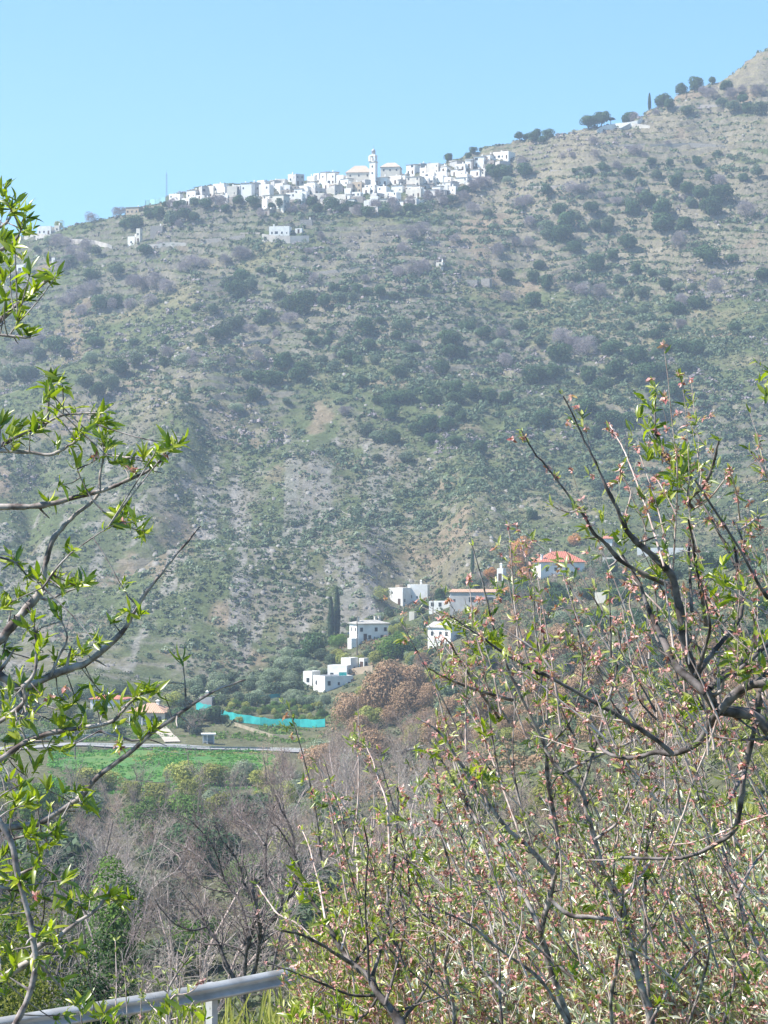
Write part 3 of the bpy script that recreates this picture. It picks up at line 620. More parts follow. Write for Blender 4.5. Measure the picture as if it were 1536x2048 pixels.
def bell_tower():
    b = hit(747, 369, 1000); s = b.y / F; o = thing('bell_tower', b, 'tall white church bell tower rising above the village rooftops', 'bell tower', None, -R(22))
    W = 12.5 * s; a = W / 2; H1 = 44 * s
    MB().box(-a, a, -a, a, -8, H1).build('shaft', M['white'], o)
    MB().box(-a - .25, a + .25, -a - .25, a + .25, H1 + .005, H1 + .5).build('cornice', M['cream'], o)
    bf = MB()
    for sx in (-1, 1):
        for sy in (-1, 1): bf.box(sx * a * .93 - .62, sx * a * .93 + .02 if sx > 0 else sx * a * .93 + .62, sy * a * .93 - .62, sy * a * .93 + .02 if sy > 0 else sy * a * .93 + .62, H1 + .5, H1 + 3.4)
    bf.box(-a, a, -a, a, H1 + 3.405, H1 + 4.0); bf.build('belfry', M['white'], o)
    V, Q = tubes([([(0, 0, H1 + 1.2), (0, 0, H1 + 1.4), (0, 0, H1 + 2.2), (0, 0, H1 + 2.6)], [.75, .6, .4, .1])], 10)
    link('bell', mesh_np('bell', V, Q, M['steel'], True), o)
    n = 8; dr = MB(); z0 = H1 + 4.005
    rr = [(a * .62, z0), (a * .62, z0 + 1.9), (a * .72, z0 + 1.95), (a * .55, z0 + 2.6), (a * .25, z0 + 3.3), (.06, z0 + 3.6)]
    V, Q = tubes([([(0, 0, z) for _, z in rr], [q for q, _ in rr])], 8); link('lantern', mesh_np('lantern', V, Q, M['grey']), o)
    V, Q = tubes([([(0, 0, z0 + 3.5), (0, 0, z0 + 5.2)], [.06, .05]), ([(-.4, 0, z0 + 4.7), (.4, 0, z0 + 4.7)], [.05, .05])], 4); link('cross', mesh_np('cross', V, Q, M['steel']), o)
    link('window', WIN, o, (0, -a, H1 * .75)); link('window', WIN, o, (0, -a, H1 * .45))
bell_tower()
def church(x0, x1, yt, ye, yb, lab):
    b = hit((x0 + x1) / 2, yb + 20, 1000); b = P((x0 + x1) / 2, yb, b.y + 8); s = b.y / F; W = (x1 - x0) * s; D = 9; h = (yb - ye) * s
    o = thing('church_nave', (b.x, b.y + D / 2, b.z), lab, 'church', None, -R(8))
    MB().box(-W/2, W/2, -D/2, D/2, -8, h).build('wall', M['cream'], o)
    MB().hip(-W/2-.4, W/2+.4, -D/2-.4, D/2+.4, h+.01, (ye - yt) * s, .4).build('roof', M['tan_tile'], o)
    for k in range(3): link('window', WIN, o, (-W / 2 + W * (k + .5) / 3, -D / 2, h - 2.2))
church(694, 746, 329, 345, 352, 'broad church nave with tan hipped roof just left of the bell tower')
church(763, 802, 323, 334, 346, 'smaller church wing with peaked pinkish roof just right of the bell tower')

# hillside buildings away from the village
def solo(lab, *a, name='house', cat='house', **k): return house(*a, label=lab, name=name, cat=cat, **k)
def wallstrip(name, pts, hpx, mat, label, cat='retaining wall', ymin=700, t=0.5, group=None):
    """free-standing or retaining wall whose foot follows the land; pts are picture points of its foot"""
    q = [hit(a, b, ymin) for a, b in pts]; top = MB(); n = len(q)
    V = []
    for i, p in enumerate(q):
        h = hpx * p.y / F; V += [(p.x, p.y, p.z - 1.5), (p.x, p.y, p.z + h), (p.x, p.y + t, p.z + h), (p.x, p.y + t, p.z - 1.5)]
    fs = []
    for i in range(n - 1):
        a = i * 4; b = a + 4
        fs += [(a, b, b + 1, a + 1), (a + 1, b + 1, b + 2, a + 2), (a + 2, b + 2, b + 3, a + 3)]
    fs += [(0, 1, 2, 3), ((n-1)*4, (n-1)*4+3, (n-1)*4+2, (n-1)*4+1)]
    o = top.add(V, fs).build(name, mat); return tag(o, label, cat, group)
o, W, D, h = solo('long white farmhouse on a pale retaining wall below the village', 538, 583, 453, 472, 'w', th=10, D=6, chim=1, p=1.0)
solo('low dark shed behind the long white farmhouse', 600, 626, 443, 453, 's', name='shed', cat='shed', th=5)
solo('tiny white outbuilding beside the long white farmhouse', 590, 606, 457, 467, 'w', name='outbuilding', cat='outbuilding', th=10)
wallstrip('retaining_wall', [(524, 484), (550, 486), (580, 488), (618, 488)], 15, M['conc'], 'pale retaining wall carrying the long white farmhouse')
solo('two-storey pale house at the ridge end with arched openings', 74, 107, 449, 466, 'w', th=12, p=1)
solo('small pale annex beside the house at the ridge end', 108, 121, 451, 464, 'c', th=12, name='annex', cat='annex')
wallstrip('retaining_wall', [(48, 478), (70, 478), (100, 481)], 9, M['conc'], 'tan retaining wall below the house at the ridge end')
wallstrip('retaining_wall', [(138, 486), (165, 488), (190, 492), (215, 497), (224, 499)], 6.5, M['conc'], 'long pale road wall descending the slope below the ridge')
wallstrip('retaining_wall', [(282, 499), (310, 500), (340, 497), (372, 494)], 6.5, M['conc'], 'pale terrace wall right of the small white house with a tower')
solo('small white house with a block tower on the left slope', 255, 274, 473, 490, 'w', th=20, p=.6)
solo('narrow cream tower joined to the small white house', 272, 284, 461, 489, 'c', th=20, p=.3, name='tower_block', cat='tower')
solo('dark stone barn among trees below the mast', 300, 328, 452, 468, 's', th=8, name='barn', cat='barn')
solo('ochre cottage on the skyline left of the mast', 251, 284, 417, 431, 'o', th=15, p=1, roof='shed', name='cottage', cat='cottage')
solo('small white house low on the far left slope', 32, 51, 530, 545, 'w', th=15, p=.6)
solo('tiny white hut on the far left slope', 103, 112, 521, 527, 'w', th=10, name='hut', cat='hut')
solo('pale square hut in the middle of the slope', 872, 890, 530, 541, 'c', th=20, name='hut', cat='hut')
solo('ruined stone hut with broken walls on the middle slope', 962, 985, 558, 575, 's', th=20, name='ruin', cat='ruin')
solo('roofless stone pen beside the ruined hut', 930, 958, 561, 574, 's', th=10, name='ruin', cat='ruin')
wallstrip('boundary_wall', [(1194, 268), (1206, 264), (1230, 259), (1255, 255), (1275, 251), (1285, 245)], 9, M['white'], 'white boundary wall sloping across the upper ridge by the cypress', 'wall')
wallstrip('terrace_wall', [(1240, 262), (1262, 258), (1300, 258)], 5, M['conc'], 'low tan terrace wall just below the white boundary wall', 'wall')
wallstrip('terrace_wall', [(815, 407), (838, 409), (862, 404)], 7, M['white'], 'bright white terrace wall at the foot of the village', 'wall')
TW = [[(1340, 222), (1400, 218), (1440, 216)], [(1100, 345), (1150, 348), (1210, 340)], [(1050, 378), (1110, 376), (1160, 380)], [(1300, 300), (1380, 296), (1450, 300)], [(1180, 300), (1240, 296), (1290, 292)], [(440, 560), (480, 556), (520, 552)], [(640, 548), (700, 540), (760, 536)], [(480, 475), (520, 470)], [(400, 492), (450, 482), (490, 474)], [(560, 600), (620, 606)], [(480, 690), (540, 684)], [(830, 490), (880, 486)], [(1100, 430), (1180, 440)], [(1400, 590), (1480, 582), (1536, 586)]]
for k, w in enumerate(TW):
    wallstrip('dry_stone_wall', w, 4, M['stone'], 'low tan dry-stone terrace wall following the slope contour', 'terrace wall', group='dry-stone terrace walls on the slope')

def mast(px, yb, yt, label, name='radio_mast', w=0.5):
    b = hit(px, yb, 900); s = b.y / F; h = (yb - yt) * s; ps = []
    for k in range(3):
        a = k * 2.094; ps.append(([(w * math.cos(a), w * math.sin(a), -1), (w * .5 * math.cos(a), w * .5 * math.sin(a), h)], [.07, .05]))
    n = int(h / 1.0)
    for i in range(n):
        z = h * i / n; f = 1 - .5 * z / h; g = 1 - .5 * (z + 1) / h
        for k in range(3):
            a = k * 2.094; c = a + 2.094; ps.append(([(w * f * math.cos(a), w * f * math.sin(a), z), (w * g * math.cos(c), w * g * math.sin(c), z + 1)], [.04, .04]))
    o = thing(name, b, label, 'mast'); V, Q = tubes(ps, 3); link('lattice', mesh_np('lattice', V, Q, M['steel']), o)
    V, Q = tubes([([(0, 0, h - .2), (0, 0, h + 2)], [.05, .03]), ([(-.9, 0, h * .93), (.9, 0, h * .93)], [.05, .05])], 4); link('antenna', mesh_np('antenna', V, Q, M['steel']), o)
mast(333, 405, 348, 'thin grey lattice radio mast on the ridge left of the village')
def netfence():
    q = [hit(a, 411, 1000) for a in (291, 300, 310, 320, 331)]; o = thing('netting_fence', q[0], 'pale teal netting enclosure on the ridge beside the mast', 'fence'); b = q[0]
    ps = [([tuple(p - b + Vector((0, 0, -.8))), tuple(p - b + Vector((0, 0, 3.4)))], [.12, .12]) for p in q]
    for s_ in ps: V, Q = tubes([s_], 4); link('post', mesh_np('post', V, Q, M['steel']), o)
    mb = MB()
    for a, c in zip(q[:-1], q[1:]):
        a = a - b; c = c - b; mb.add([(a.x, a.y, a.z+.4), (c.x, c.y, c.z+.4), (c.x, c.y, c.z + 3.2), (a.x, a.y, a.z + 3.2), (a.x, a.y+.04, a.z+.4), (c.x, c.y+.04, c.z+.4), (c.x, c.y+.04, c.z + 3.2), (a.x, a.y+.04, a.z + 3.2)], [(0,1,2,3),(4,7,6,5),(3,2,6,7)])
    mb.build('netting', plain('pale_teal', (.25, .45, .45)), o)
netfence()

# ------------------------------------------------------------------ houses of the near spur
def villa_front():               # white house with pale roof, its left flank lit
    b = hit(738, 1284, 520, 690); s = b.y / F
    W, D, h = 9.2, 6.0, 35 * s; th = -22
    o = thing('villa', (b.x, b.y + 3, b.z), 'white two-storey villa with pale roof, two chimneys and a lit flank', 'villa', None, -R(th))
    MB().box(-W/2, W/2, -D/2, D/2, -4, h).build('wall', M['white'], o)
    r = MB().hip(-W/2-.5, W/2+.5, -D/2-.5, D/2+.5, h+.01, .9, .4).build('roof', M['clay'], o)
    for cx, cy in ((-W/2+.9, -1.2), (2.2, 1.0), (3.4, 1.0)):
        MB().box(cx-.28, cx+.28, cy-.28, cy+.28, h+.2, h+1.9).box(cx-.38, cx+.38, cy-.38, cy+.38, h+1.905, h+2.05).build('chimney', M['cream'], r)
    for x, z in ((-3.4, 2.7), (-1.0, .6), (.9, 2.7), (2.6, .6), (3.6, 2.7)): link('window', WIN, o, (x, -D/2, z))
    link('door', DOOR, o, (-2.3, -D/2, 0))
    for y_ in (-1.4, 1.2): w = link('window', WIN, o, (-W/2, y_, 2.7)); w.rotation_euler = (0, 0, -math.pi/2)
    MB().box(-W/2-2.4, -W/2-.01, -D/2-1.6, -D/2+1.2, -3, 1.0).build('terrace', M['white'], o)
    MB().box(W/2+.02, W/2+2.6, -1, 2.2, -3, 2.0).build('annex', M['white'], o)
villa_front()
def white_barn():
    b = hit(893, 1288, 520, 700); s = b.y / F; h = 32 * s; W, D = 7.2, 6.0
    o = thing('barn', (b.x, b.y + 3, b.z), 'white barn with three shuttered windows and a shaded right gable', 'barn', None, -R(38))
    MB().box(-W/2, W/2, -D/2, D/2, -4, h).add([(W/2,-D/2,h),(W/2,D/2,h),(W/2,0,h+1.1),(-W/2,-D/2,h),(-W/2,D/2,h),(-W/2,0,h+1.1)], [(0,1,2),(3,5,4)]).build('wall', M['white'], o)
    MB().add([(-W/2-.3,-D/2-.4,h-.1),(W/2+.3,-D/2-.4,h-.1),(W/2+.3,0,h+1.2),(-W/2-.3,0,h+1.2),(W/2+.3,D/2+.4,h-.1),(-W/2-.3,D/2+.4,h-.1),
              (-W/2-.3,-D/2-.4,h+.06),(W/2+.3,-D/2-.4,h+.06),(W/2+.3,0,h+1.36),(-W/2-.3,0,h+1.36),(W/2+.3,D/2+.4,h+.06),(-W/2-.3,D/2+.4,h+.06)],
             [(0,3,2,1),(3,5,4,2),(6,7,8,9),(9,8,10,11),(0,1,7,6),(5,11,10,4),(1,2,8,7),(2,4,10,8),(0,6,9,3),(3,9,11,5)]).build('roof', M['clay'], o)
    for x in (-2.2, .4, 2.3): link('window', WIN, o, (x, -D/2, 1.9))
    MB().box(-.8, .8, -.04, .04, 0, .9).build('window', M['grey'], o, (-1.0, -D/2-.005, .1))
white_barn()
sp = dict(ymin=480)
solo('white hillside house with tan block chimney, highest white one on the spur', 777, 822, 1176, 1210, 'w', th=28, D=6, chim=0, **sp)
o, *_ = solo('white flat annex right behind the tan-chimney house', 815, 860, 1171, 1204, 'w', th=10, D=5, p=.3, name='annex', cat='annex', **sp)
solo('tan block chimney house roof room on the spur top', 792, 805, 1170, 1190, 'o', th=25, p=0, name='roof_room', cat='outbuilding', **sp)
solo('low white terrace house between bushes left of the long shed', 858, 912, 1203, 1220, 'w', th=15, D=4, p=.3, **sp)
solo('tiny cream hut among bushes right of the villa', 820, 832, 1228, 1240, 'c', th=15, p=0, name='hut', cat='hut', **sp)
solo('long low grey house with flat tiled roof above the barn', 900, 1014, 1186, 1212, 'g', th=12, D=5, roof='shed', p=.6, rooff=M['tile'], **sp)
solo('small white cube house beside the orange autumn trees', 994, 1013, 1137, 1162, 'w', th=20, p=.6, **sp)
# red-roofed house
b = hit(1120, 1152, 520, 700); s = b.y / F
o = thing('villa', (b.x, b.y + 4, b.z), 'white villa with large red tiled hipped roof and white chimneys', 'villa', None, R(12)); W, D, h = 91 * s, 7.5, 27 * s
MB().box(-W/2, W/2, -D/2, D/2, -4, h).build('wall', M['white'], o)
r = MB().hip(-W/2-.5, W/2+.5, -D/2-.5, D/2+.5, h+.01, 3.0, .28).build('roof', M['redtile'], o)
for cx, cy, z in ((-W/2+.7, -2.6, h+.2), (-2.2, .3, h+1.8)): MB().box(cx-.3, cx+.3, cy-.3, cy+.3, z, z+2.0).box(cx-.4, cx+.4, cy-.4, cy+.4, z+2.005, z+2.15).build('chimney', M['white'], r)
for x in (-4.6, -2.0, 1.2, 4.2): link('window', WIN, o, (x, -D/2, 1.3))
MB().box(-2.8, 2.0, -D/2-1.8, -D/2-.01, -2, .5).build('terrace', M['white'], o)
solo('small white outbuilding right of the red-roofed villa', 1205, 1236, 1115, 1133, 'c', th=8, D=4, p=.3, name='outbuilding', cat='outbuilding', **sp)
solo('long low white shed on the right shoulder behind branches', 1275, 1392, 1096, 1112, 'w', th=6, D=5, p=.2, name='shed', cat='shed', **sp)
solo('white hut with red roof above the right branches', 1203, 1228, 1074, 1092, 'w', th=10, D=4, roof='hip', rooff=M['redtile'], p=.3, name='hut', cat='hut', **sp)
solo('stone field hut behind branches on the right slope', 1190, 1222, 1186, 1206, 'c', th=20, D=4, p=.3, name='hut', cat='hut', **sp)
# low white complex with teal panel
def complex_():
    g = dict(ymin=480, p=1, chim=0)
    solo('low white flat-roofed building with parapet nearest the olive trees', 626, 706, 1352, 1378, 'w', th=-30, D=6, roof='flat', rooff=M['clay'], **g)
    solo('small white block with doorway at the left of the low complex', 606, 640, 1343, 1372, 'w', th=30, D=4, **g)
    solo('white middle block with a shaded alcove in the low complex', 655, 702, 1331, 1362, 'w', th=15, D=4, **g)
    solo('tall white rooftop block with shaded right side in the low complex', 682, 716, 1316, 1350, 'w', th=28, D=4, **g)
    solo('small white hut with open side at the right of the low complex', 720, 735, 1317, 1340, 'w', th=35, D=3, **g)
    wallstrip('garden_wall', [(697, 1354), (715, 1350), (745, 1346)], 14, M['ochre'], 'ochre garden wall right of the low white complex', 'wall', 480)
    b = hit(686, 1362, 480); o = thing('screen_panel', (b.x, b.y - 2.5, b.z + .4), 'small teal screen panel standing beside the low white complex', 'screen')
    MB().box(-.95, .95, -.04, .04, .2, 1.9).build('panel', M['teal'], o)
    for x in (-1.0, 1.0): MB().box(x-.06, x+.06, -.06, .06, -1.5, 2.0).build('post', M['white'], o)
complex_()
# tiled house by the road, red roof behind it
b = hit(300, 1452, 480); s = b.y / F
o = thing('bungalow', (b.x, b.y + 4, b.z), 'bungalow with orange clay hipped roof beside the green field', 'bungalow', None, -R(18)); W, D, h = 9.0, 6.8, 25 * s
MB().box(-W/2+1.6, W/2, -D/2+.8, D/2, -3, h).build('wall', M['cream'], o)
r = MB().hip(-W/2-.5, W/2+.6, -D/2-.5, D/2+.5, h+.01, 2.0, .15).build('roof', M['tile'], o)
MB().box(1.3, 1.9, -.3, .3, h+.9, h+2.6).add([(1.1,-.5,h+2.61),(2.1,-.5,h+2.61),(2.1,.5,h+2.61),(1.1,.5,h+2.61),(1.6,0,h+3.0)], [(0,1,4),(1,2,4),(2,3,4),(3,0,4),(3,2,1,0)]).build('chimney', M['white'], r)
for x in (-4.2, -2.6, -1.0): V, Q = tubes([([(x, -D/2 + .1, -2), (x, -D/2+.1, h)], [.13, .11])], 8); link('porch_column', mesh_np('porch_column', V, Q, M['white']), o)
for x in (-1.2, 1.4, 3.2): link('window', WIN, o, (x, -D/2+.8, 1.0))
solo('low house with long red roof left of the clay-roofed bungalow', 180, 256, 1393, 1416, 'w', th=8, D=6, roof='hip', rooff=M['redtile'], chim=1, p=.5, ymin=510)
wallstrip('garden_wall', [(20, 1478), (120, 1480), (220, 1476)], 9, M['conc'], 'pale garden wall along the road left of the bungalow', 'wall', 440)
wallstrip('retaining_wall', [(468, 1452), (500, 1462), (545, 1476), (600, 1480)], 7, plain('cut_bank', (.34, .28, .20), c2=(.22, .20, .13), scale=.8), 'tan earth retaining bank below the teal fence', 'retaining wall', 480)
solo('low white tank shed at the upper end of the teal fence', 398, 428, 1404, 1414, 'g', th=10, D=3, p=0, name='shed', cat='shed', ymin=500)
def shelter():
    b = hit(417, 1488, 470); o = thing('bus_shelter', b, 'small white open bus shelter standing beside the valley road', 'bus shelter', None, R(5))
    for x in (-1.2, -.3, 1.2): MB().box(x-.08, x+.08, -.7, -.54, 0, 2.0).build('post', M['white'], o)
    MB().box(-1.25, 1.25, .7, .8, -.2, 2.0).build('back_wall', plain('blue_grey_panel', (.25, .33, .38)), o)
    MB().box(-1.6, 1.6, -1.0, 1.0, 2.005, 2.3).build('roof', M['white'], o)
    MB().box(-1.0, 1.0, .2, .6, .4, .5).build('bench', M['grey'], o)
shelter()
def teal(name, pts, hm, label):
    q = [hit(a, b, 470) for a, b in pts]; b = q[0]; o = thing(name, b, label, 'fence')
    fine = []
    for a, c in zip(q[:-1], q[1:]):
        for k in range(4): fine.append(a.lerp(c, k / 4))
    fine.append(q[-1]); fine = [Vector((p.x, p.y, hz(p.x, p.y))) - b for p in fine]
    mb = MB(); tops = {id(p): hm + rnd.uniform(-.16, .12) for p in fine}
    for a, c in zip(fine[:-1], fine[1:]):
        hm_, hc = tops[id(a)], tops[id(c)]
        mb.add([(a.x, a.y, a.z+.1), (c.x, c.y, c.z+.1), (c.x, c.y, c.z + hc), (a.x, a.y, a.z + hm_), (a.x, a.y+.05, a.z+.1), (c.x, c.y+.05, c.z+.1), (c.x, c.y+.05, c.z + hc), (a.x, a.y+.05, a.z + hm_)], [(0,1,2,3),(4,7,6,5),(3,2,6,7),(0,4,5,1)])
    mb.build('netting', M['teal'], o)
    for p in fine[::2]: V, Q = tubes([([(p.x, p.y + .12, p.z - .5), (p.x, p.y + .12, p.z + hm + .15)], [.05, .05])], 5); link('post', mesh_np('post', V, Q, M['metal']), o)
teal('netting_fence', [(424, 1428), (450, 1438), (480, 1446), (520, 1452), (560, 1455), (600, 1456), (650, 1455)], 1.9, 'long curved teal netting fence around the young orchard')
teal('netting_fence', [(488, 1404), (520, 1402), (560, 1396)], 1.2, 'short teal netting fence behind the orchard trees')
teal('netting_fence', [(392, 1421), (402, 1423), (412, 1425), (422, 1427)], 1.9, 'teal netting corner piece beside the tank shed')
def pole(px, yb, yt, label, ymin=300, arm=0):
    b = hit(px, yb, ymin); h = (yb - yt) * b.y / F; o = thing('utility_pole', b, label, 'utility pole')
    V, Q = tubes([([(0, 0, -1), (0, 0, h)], [.17, .11])], 7); link('shaft', mesh_np('shaft', V, Q, M['pole']), o)
    V, Q = tubes([([(-.7, 0, h - .4), (.7, 0, h - .4)], [.06, .06])], 4); link('crossarm', mesh_np('crossarm', V, Q, M['pole']), o)
    return b.x, b.y, b.z + h - .4
pa = pole(376, 1548, 1505, 'wooden utility pole standing at the lower edge of the green field')
pb = pole(150, 1520, 1432, 'tall utility pole behind leaves left of the bungalow')
pole(714, 1313, 1232, 'tall utility pole in front of the white villa', 480)
pole(866, 1280, 1190, 'thin utility pole above the brown trees near the barn', 480)
pole(1034, 1230, 1135, 'utility pole among the bare trees below the red-roofed villa', 480)
V, Q = tubes([([tuple(Vector(pb).lerp(Vector(pa), k / 12) - Vector((0, 0, 1.6 * math.sin(math.pi * k / 12)))) for k in range(13)], [.03] * 13)], 3)
tag(link('power_cable', mesh_np('power_cable', V, Q, M['steel'])), 'thin sagging power cable between the two poles by the field', 'cable')
# valley road barrier
def barrier_far():
    q = [hit(a, b, 440) for a, b in ((180, 1497), (300, 1500), (420, 1503), (540, 1505), (660, 1508))]; b = q[0]
    o = thing('guardrail', b, 'distant pale guardrail along the valley road above the green field', 'guardrail'); mb = MB()
    for a, c in zip(q[:-1], q[1:]):
        a = a - b; c = c - b; mb.add([(a.x, a.y, a.z+.75), (c.x, c.y, c.z+.75), (c.x, c.y, c.z + 1.1), (a.x, a.y, a.z + 1.1), (a.x, a.y+.08, a.z+.75), (c.x, c.y+.08, c.z+.75), (c.x, c.y+.08, c.z + 1.1), (a.x, a.y+.08, a.z + 1.1)], [(0,1,2,3),(4,7,6,5),(3,2,6,7),(0,4,5,1)])
    mb.build('beam', M['metal'], o)
    for a, c in zip(q[:-1], q[1:]):
        for k in range(4):
            p = a.lerp(c, k / 4) - b; MB().box(p.x-.07, p.x+.07, p.y+.1, p.y+.22, p.z-.6, p.z + 1.0).build('post', M['metal'], o)
barrier_far()

# ------------------------------------------------------------------ hillside trees
def conv(l, ox, oy, s): return [(ox + a / s, oy + b / s, w / s) for a, b, w in l]
E = conv([(720,655,50),(783,655,45),(655,655,30),(895,680,45),(1005,620,40),(1030,680,50),(1090,625,40),(1125,675,50),(1115,720,55),(1210,610,50),(1220,630,40),(1305,580,45),(1425,690,50),(1490,680,60),(1270,700,60),(430,680,75),(350,710,45),(530,760,60),(590,840,60),(260,855,50),(1170,760,70),(1230,800,90),(1320,800,100),(1275,850,90),(1190,810,60),(750,910,50),(810,915,60),(670,870,40),(730,850,70),(700,920,45),(620,920,90),(530,930,70),(920,850,80),(980,820,80),(1060,850,90),(1060,910,100),(1160,910,80),(910,820,60),(1350,300,60),(1420,350,50),(1500,390,70),(1440,380,60),(1380,385,60),(1330,350,50),(1170,400,60),(280,655,50),(320,655,40)], 860, 60, 2.272)
E += conv([(260,420,80),(320,400,90),(360,420,80),(290,460,90),(165,535,60),(80,520,50),(400,590,70),(430,560,60),(270,610,80),(300,590,50),(230,650,80),(180,670,70),(110,690,70),(410,330,40),(465,330,50),(510,460,70),(610,540,120),(560,510,80),(650,500,80),(740,510,80),(815,490,80),(790,420,50),(840,430,50),(900,420,50),(950,450,60),(880,480,60),(1090,460,50),(1230,430,50),(1315,410,45),(1020,450,60),(660,650,60),(765,650,40),(700,695,60),(750,700,50),(860,690,70),(950,640,90),(1020,590,45),(1130,620,80),(1110,670,60),(970,730,70),(1000,790,60),(725,790,70),(855,790,90),(910,800,70),(780,830,70),(520,830,90),(610,880,100),(630,840,80),(540,800,70),(350,880,70),(400,890,90),(460,900,90),(500,900,70),(380,975,75),(790,930,50),(935,910,70),(1010,1000,60),(1060,1010,70),(1080,1080,90),(1120,870,80),(1160,820,70),(1230,940,50),(1280,1000,100),(1170,990,90),(1100,990,90),(1380,760,90),(1390,700,90),(1360,680,80),(1470,620,70),(1430,770,70),(1340,860,90),(1410,1000,90),(1380,930,70),(1500,970,70),(1010,1190,80),(1080,1200,80),(950,1160,80),(1370,1130,90),(1280,1140,110),(1390,1060,80),(1440,1090,70),(1290,1200,70),(1400,1210,70)], 360, 420, 2.56)
E += conv([(465,140,60),(550,150,100),(595,215,65),(700,110,40),(760,110,50),(860,200,90),(785,245,60),(1025,120,100),(1240,280,110),(1365,265,65),(700,290,80),(430,290,60),(630,290,40),(900,320,60),(975,330,50),(600,350,50),(815,370,60),(465,390,80),(400,360,60),(270,360,80),(1045,410,70),(1105,395,60),(1170,395,50),(865,430,60),(930,420,60),(995,440,35),(865,510,60),(935,505,50),(860,580,60),(1025,590,50),(400,470,90),(990,630,60),(330,600,60),(165,630,80),(90,590,70),(230,670,60),(430,660,60),(695,650,50),(785,700,90),(900,750,110),(990,720,50),(1050,690,90),(1110,700,90),(1190,710,90),(1135,780,70),(800,830,120),(740,880,90),(670,840,90),(910,860,70),(960,820,120),(1020,810,90),(1090,920,100),(820,940,50),(650,1000,110),(700,990,50),(770,1060,110),(860,1060,90),(440,1060,100),(460,1010,70),(400,840,100),(540,750,110),(500,820,80),(270,940,80),(190,930,90),(100,910,80),(30,890,80),(1020,1020,80),(40,710,60),(1380,590,50),(1190,480,80),(1090,510,80),(540,40,60)], 900, 420, 2.415)
E += conv([(190,1560,180),(40,1540,90),(305,1400,110),(440,1330,160),(510,1380,90),(720,1290,120),(690,1250,80),(1035,1280,70),(1170,1360,90),(1270,1260,80),(920,1500,140),(1400,1430,120),(1050,1450,120),(1260,1440,100),(760,1680,150),(850,1620,120),(650,1620,120),(890,980,130),(770,1020,130),(1020,400,140),(960,390,100),(1150,300,120),(1220,300,110),(1320,340,120),(1420,320,110),(1490,330,100),(1390,250,90),(380,500,90),(280,550,60),(370,610,50),(740,590,90),(530,660,110),(700,780,120),(900,750,100)], 0, 360, 3.84)
rr = random.Random(5); X = [(a, b) for a, b, _ in E]; k = 0
print('hand placed', len(E))
while len(E) < 255 and k < 9000:          # more of the same where the slope is wooded
    k += 1; a = rr.uniform(20, 1530); b = rr.uniform(470, 1060)
    if a < 420 and b > 760: continue
    if a > 640 and b > 700 and a < 1100: pw = 1.0
    elif a > 900 and b > 400: pw = .7
    elif b > 850: pw = .25
    else: pw = .2
    if rr.random() > pw or min((a - c) ** 2 + (b - d) ** 2 for c, d in X) < 22 ** 2: continue
    E.append((a, b, rr.uniform(16, 34))); X.append((a, b))
def hill_trees():
    out = []
    for a, b, w in E:
        p = hit(a, b, 700); out.append((a, b, w, p))
    bands = [(0, 380), (380, 440), (440, 500), (500, 560), (560, 620), (620, 680), (680, 740), (740, 800), (800, 900), (900, 1200)]
    bn = ['highest', 'second highest', 'third highest', 'fourth highest', 'fifth highest', 'fifth lowest', 'fourth lowest', 'third lowest', 'second lowest', 'lowest']
    for (lo, hi), nm in zip(bands, bn):
        sel = sorted([q for q in out if lo <= q[1] < hi], key=lambda q: q[0])
        for k, (a, b, w, p) in enumerate(sel):
            kind = 'oak' if (w > 32 or rnd.random() < .55) else ('olive' if rnd.random() < .85 else 'silver')
            s = w * 1.18 * p.y / F / (5.6 if kind == 'oak' else 5.2)
            lk = ('large' if w > 34 else 'small') + (' dark green oak' if kind == 'oak' else ' grey-green olive tree')
            put_tree(kind, 'oak_tree' if kind == 'oak' else 'olive_tree', (p.x, p.y, p.z - .15), s,
                     f"{lk}, {ordw(k+1)} from left in the far slope's {nm} band", group='evergreen trees dotted over the far slope', parts=w > 30, sz=s * rnd.uniform(.85, 1.1))
hill_trees()
# skyline trees with shapes of their own
def sk(kind, name, a, b, w, lab, cat='tree', sz=1.0, base=5.4):
    p = hit(a, b, 900); s = w * p.y / F / base; put_tree(kind, name, (p.x, p.y, p.z - .2), s, lab, cat, sz=s * sz)
sk('cypress', 'cypress_tree', 1299, 214, 9, 'slim dark cypress standing alone on the right skyline', base=1.7, sz=.75)
sk('bare', 'bare_tree', 1268, 224, 22, 'bare grey tree with round crown on the skyline left of the cypress')
sk('pine', 'pine_tree', 1222, 251, 26, 'flat-topped dark pine on the skyline by the white boundary wall', sz=.75)
sk('oak', 'oak_tree', 1202, 247, 40, 'wide dark oak on the skyline left of the flat-topped pine')
sk('oak', 'oak_tree', 1176, 260, 36, 'dark oak at the lower left of the skyline oak clump')
sk('oak', 'oak_tree', 1262, 240, 28, 'dark rounded bush tree directly above the white boundary wall')
sk('oak', 'oak_tree', 1249, 236, 18, 'upright dark bush at the left end above the boundary wall', sz=1.4)
sk('oak', 'oak_tree', 1326, 214, 36, 'large dark green tree on the skyline right of the cypress')
sk('oak', 'oak_tree', 1338, 224, 28, 'lower dark green tree right of the cypress on the skyline')
sk('oak', 'oak_tree', 1362, 188, 30, 'dark evergreen on the rising skyline above the terraces')
sk('oak', 'oak_tree', 1390, 182, 28, 'taller dark evergreen on the rising skyline', sz=1.3)
sk('oak', 'oak_tree', 1424, 142, 16, 'small lone shrubby tree near the top of the right skyline', sz=1.3)
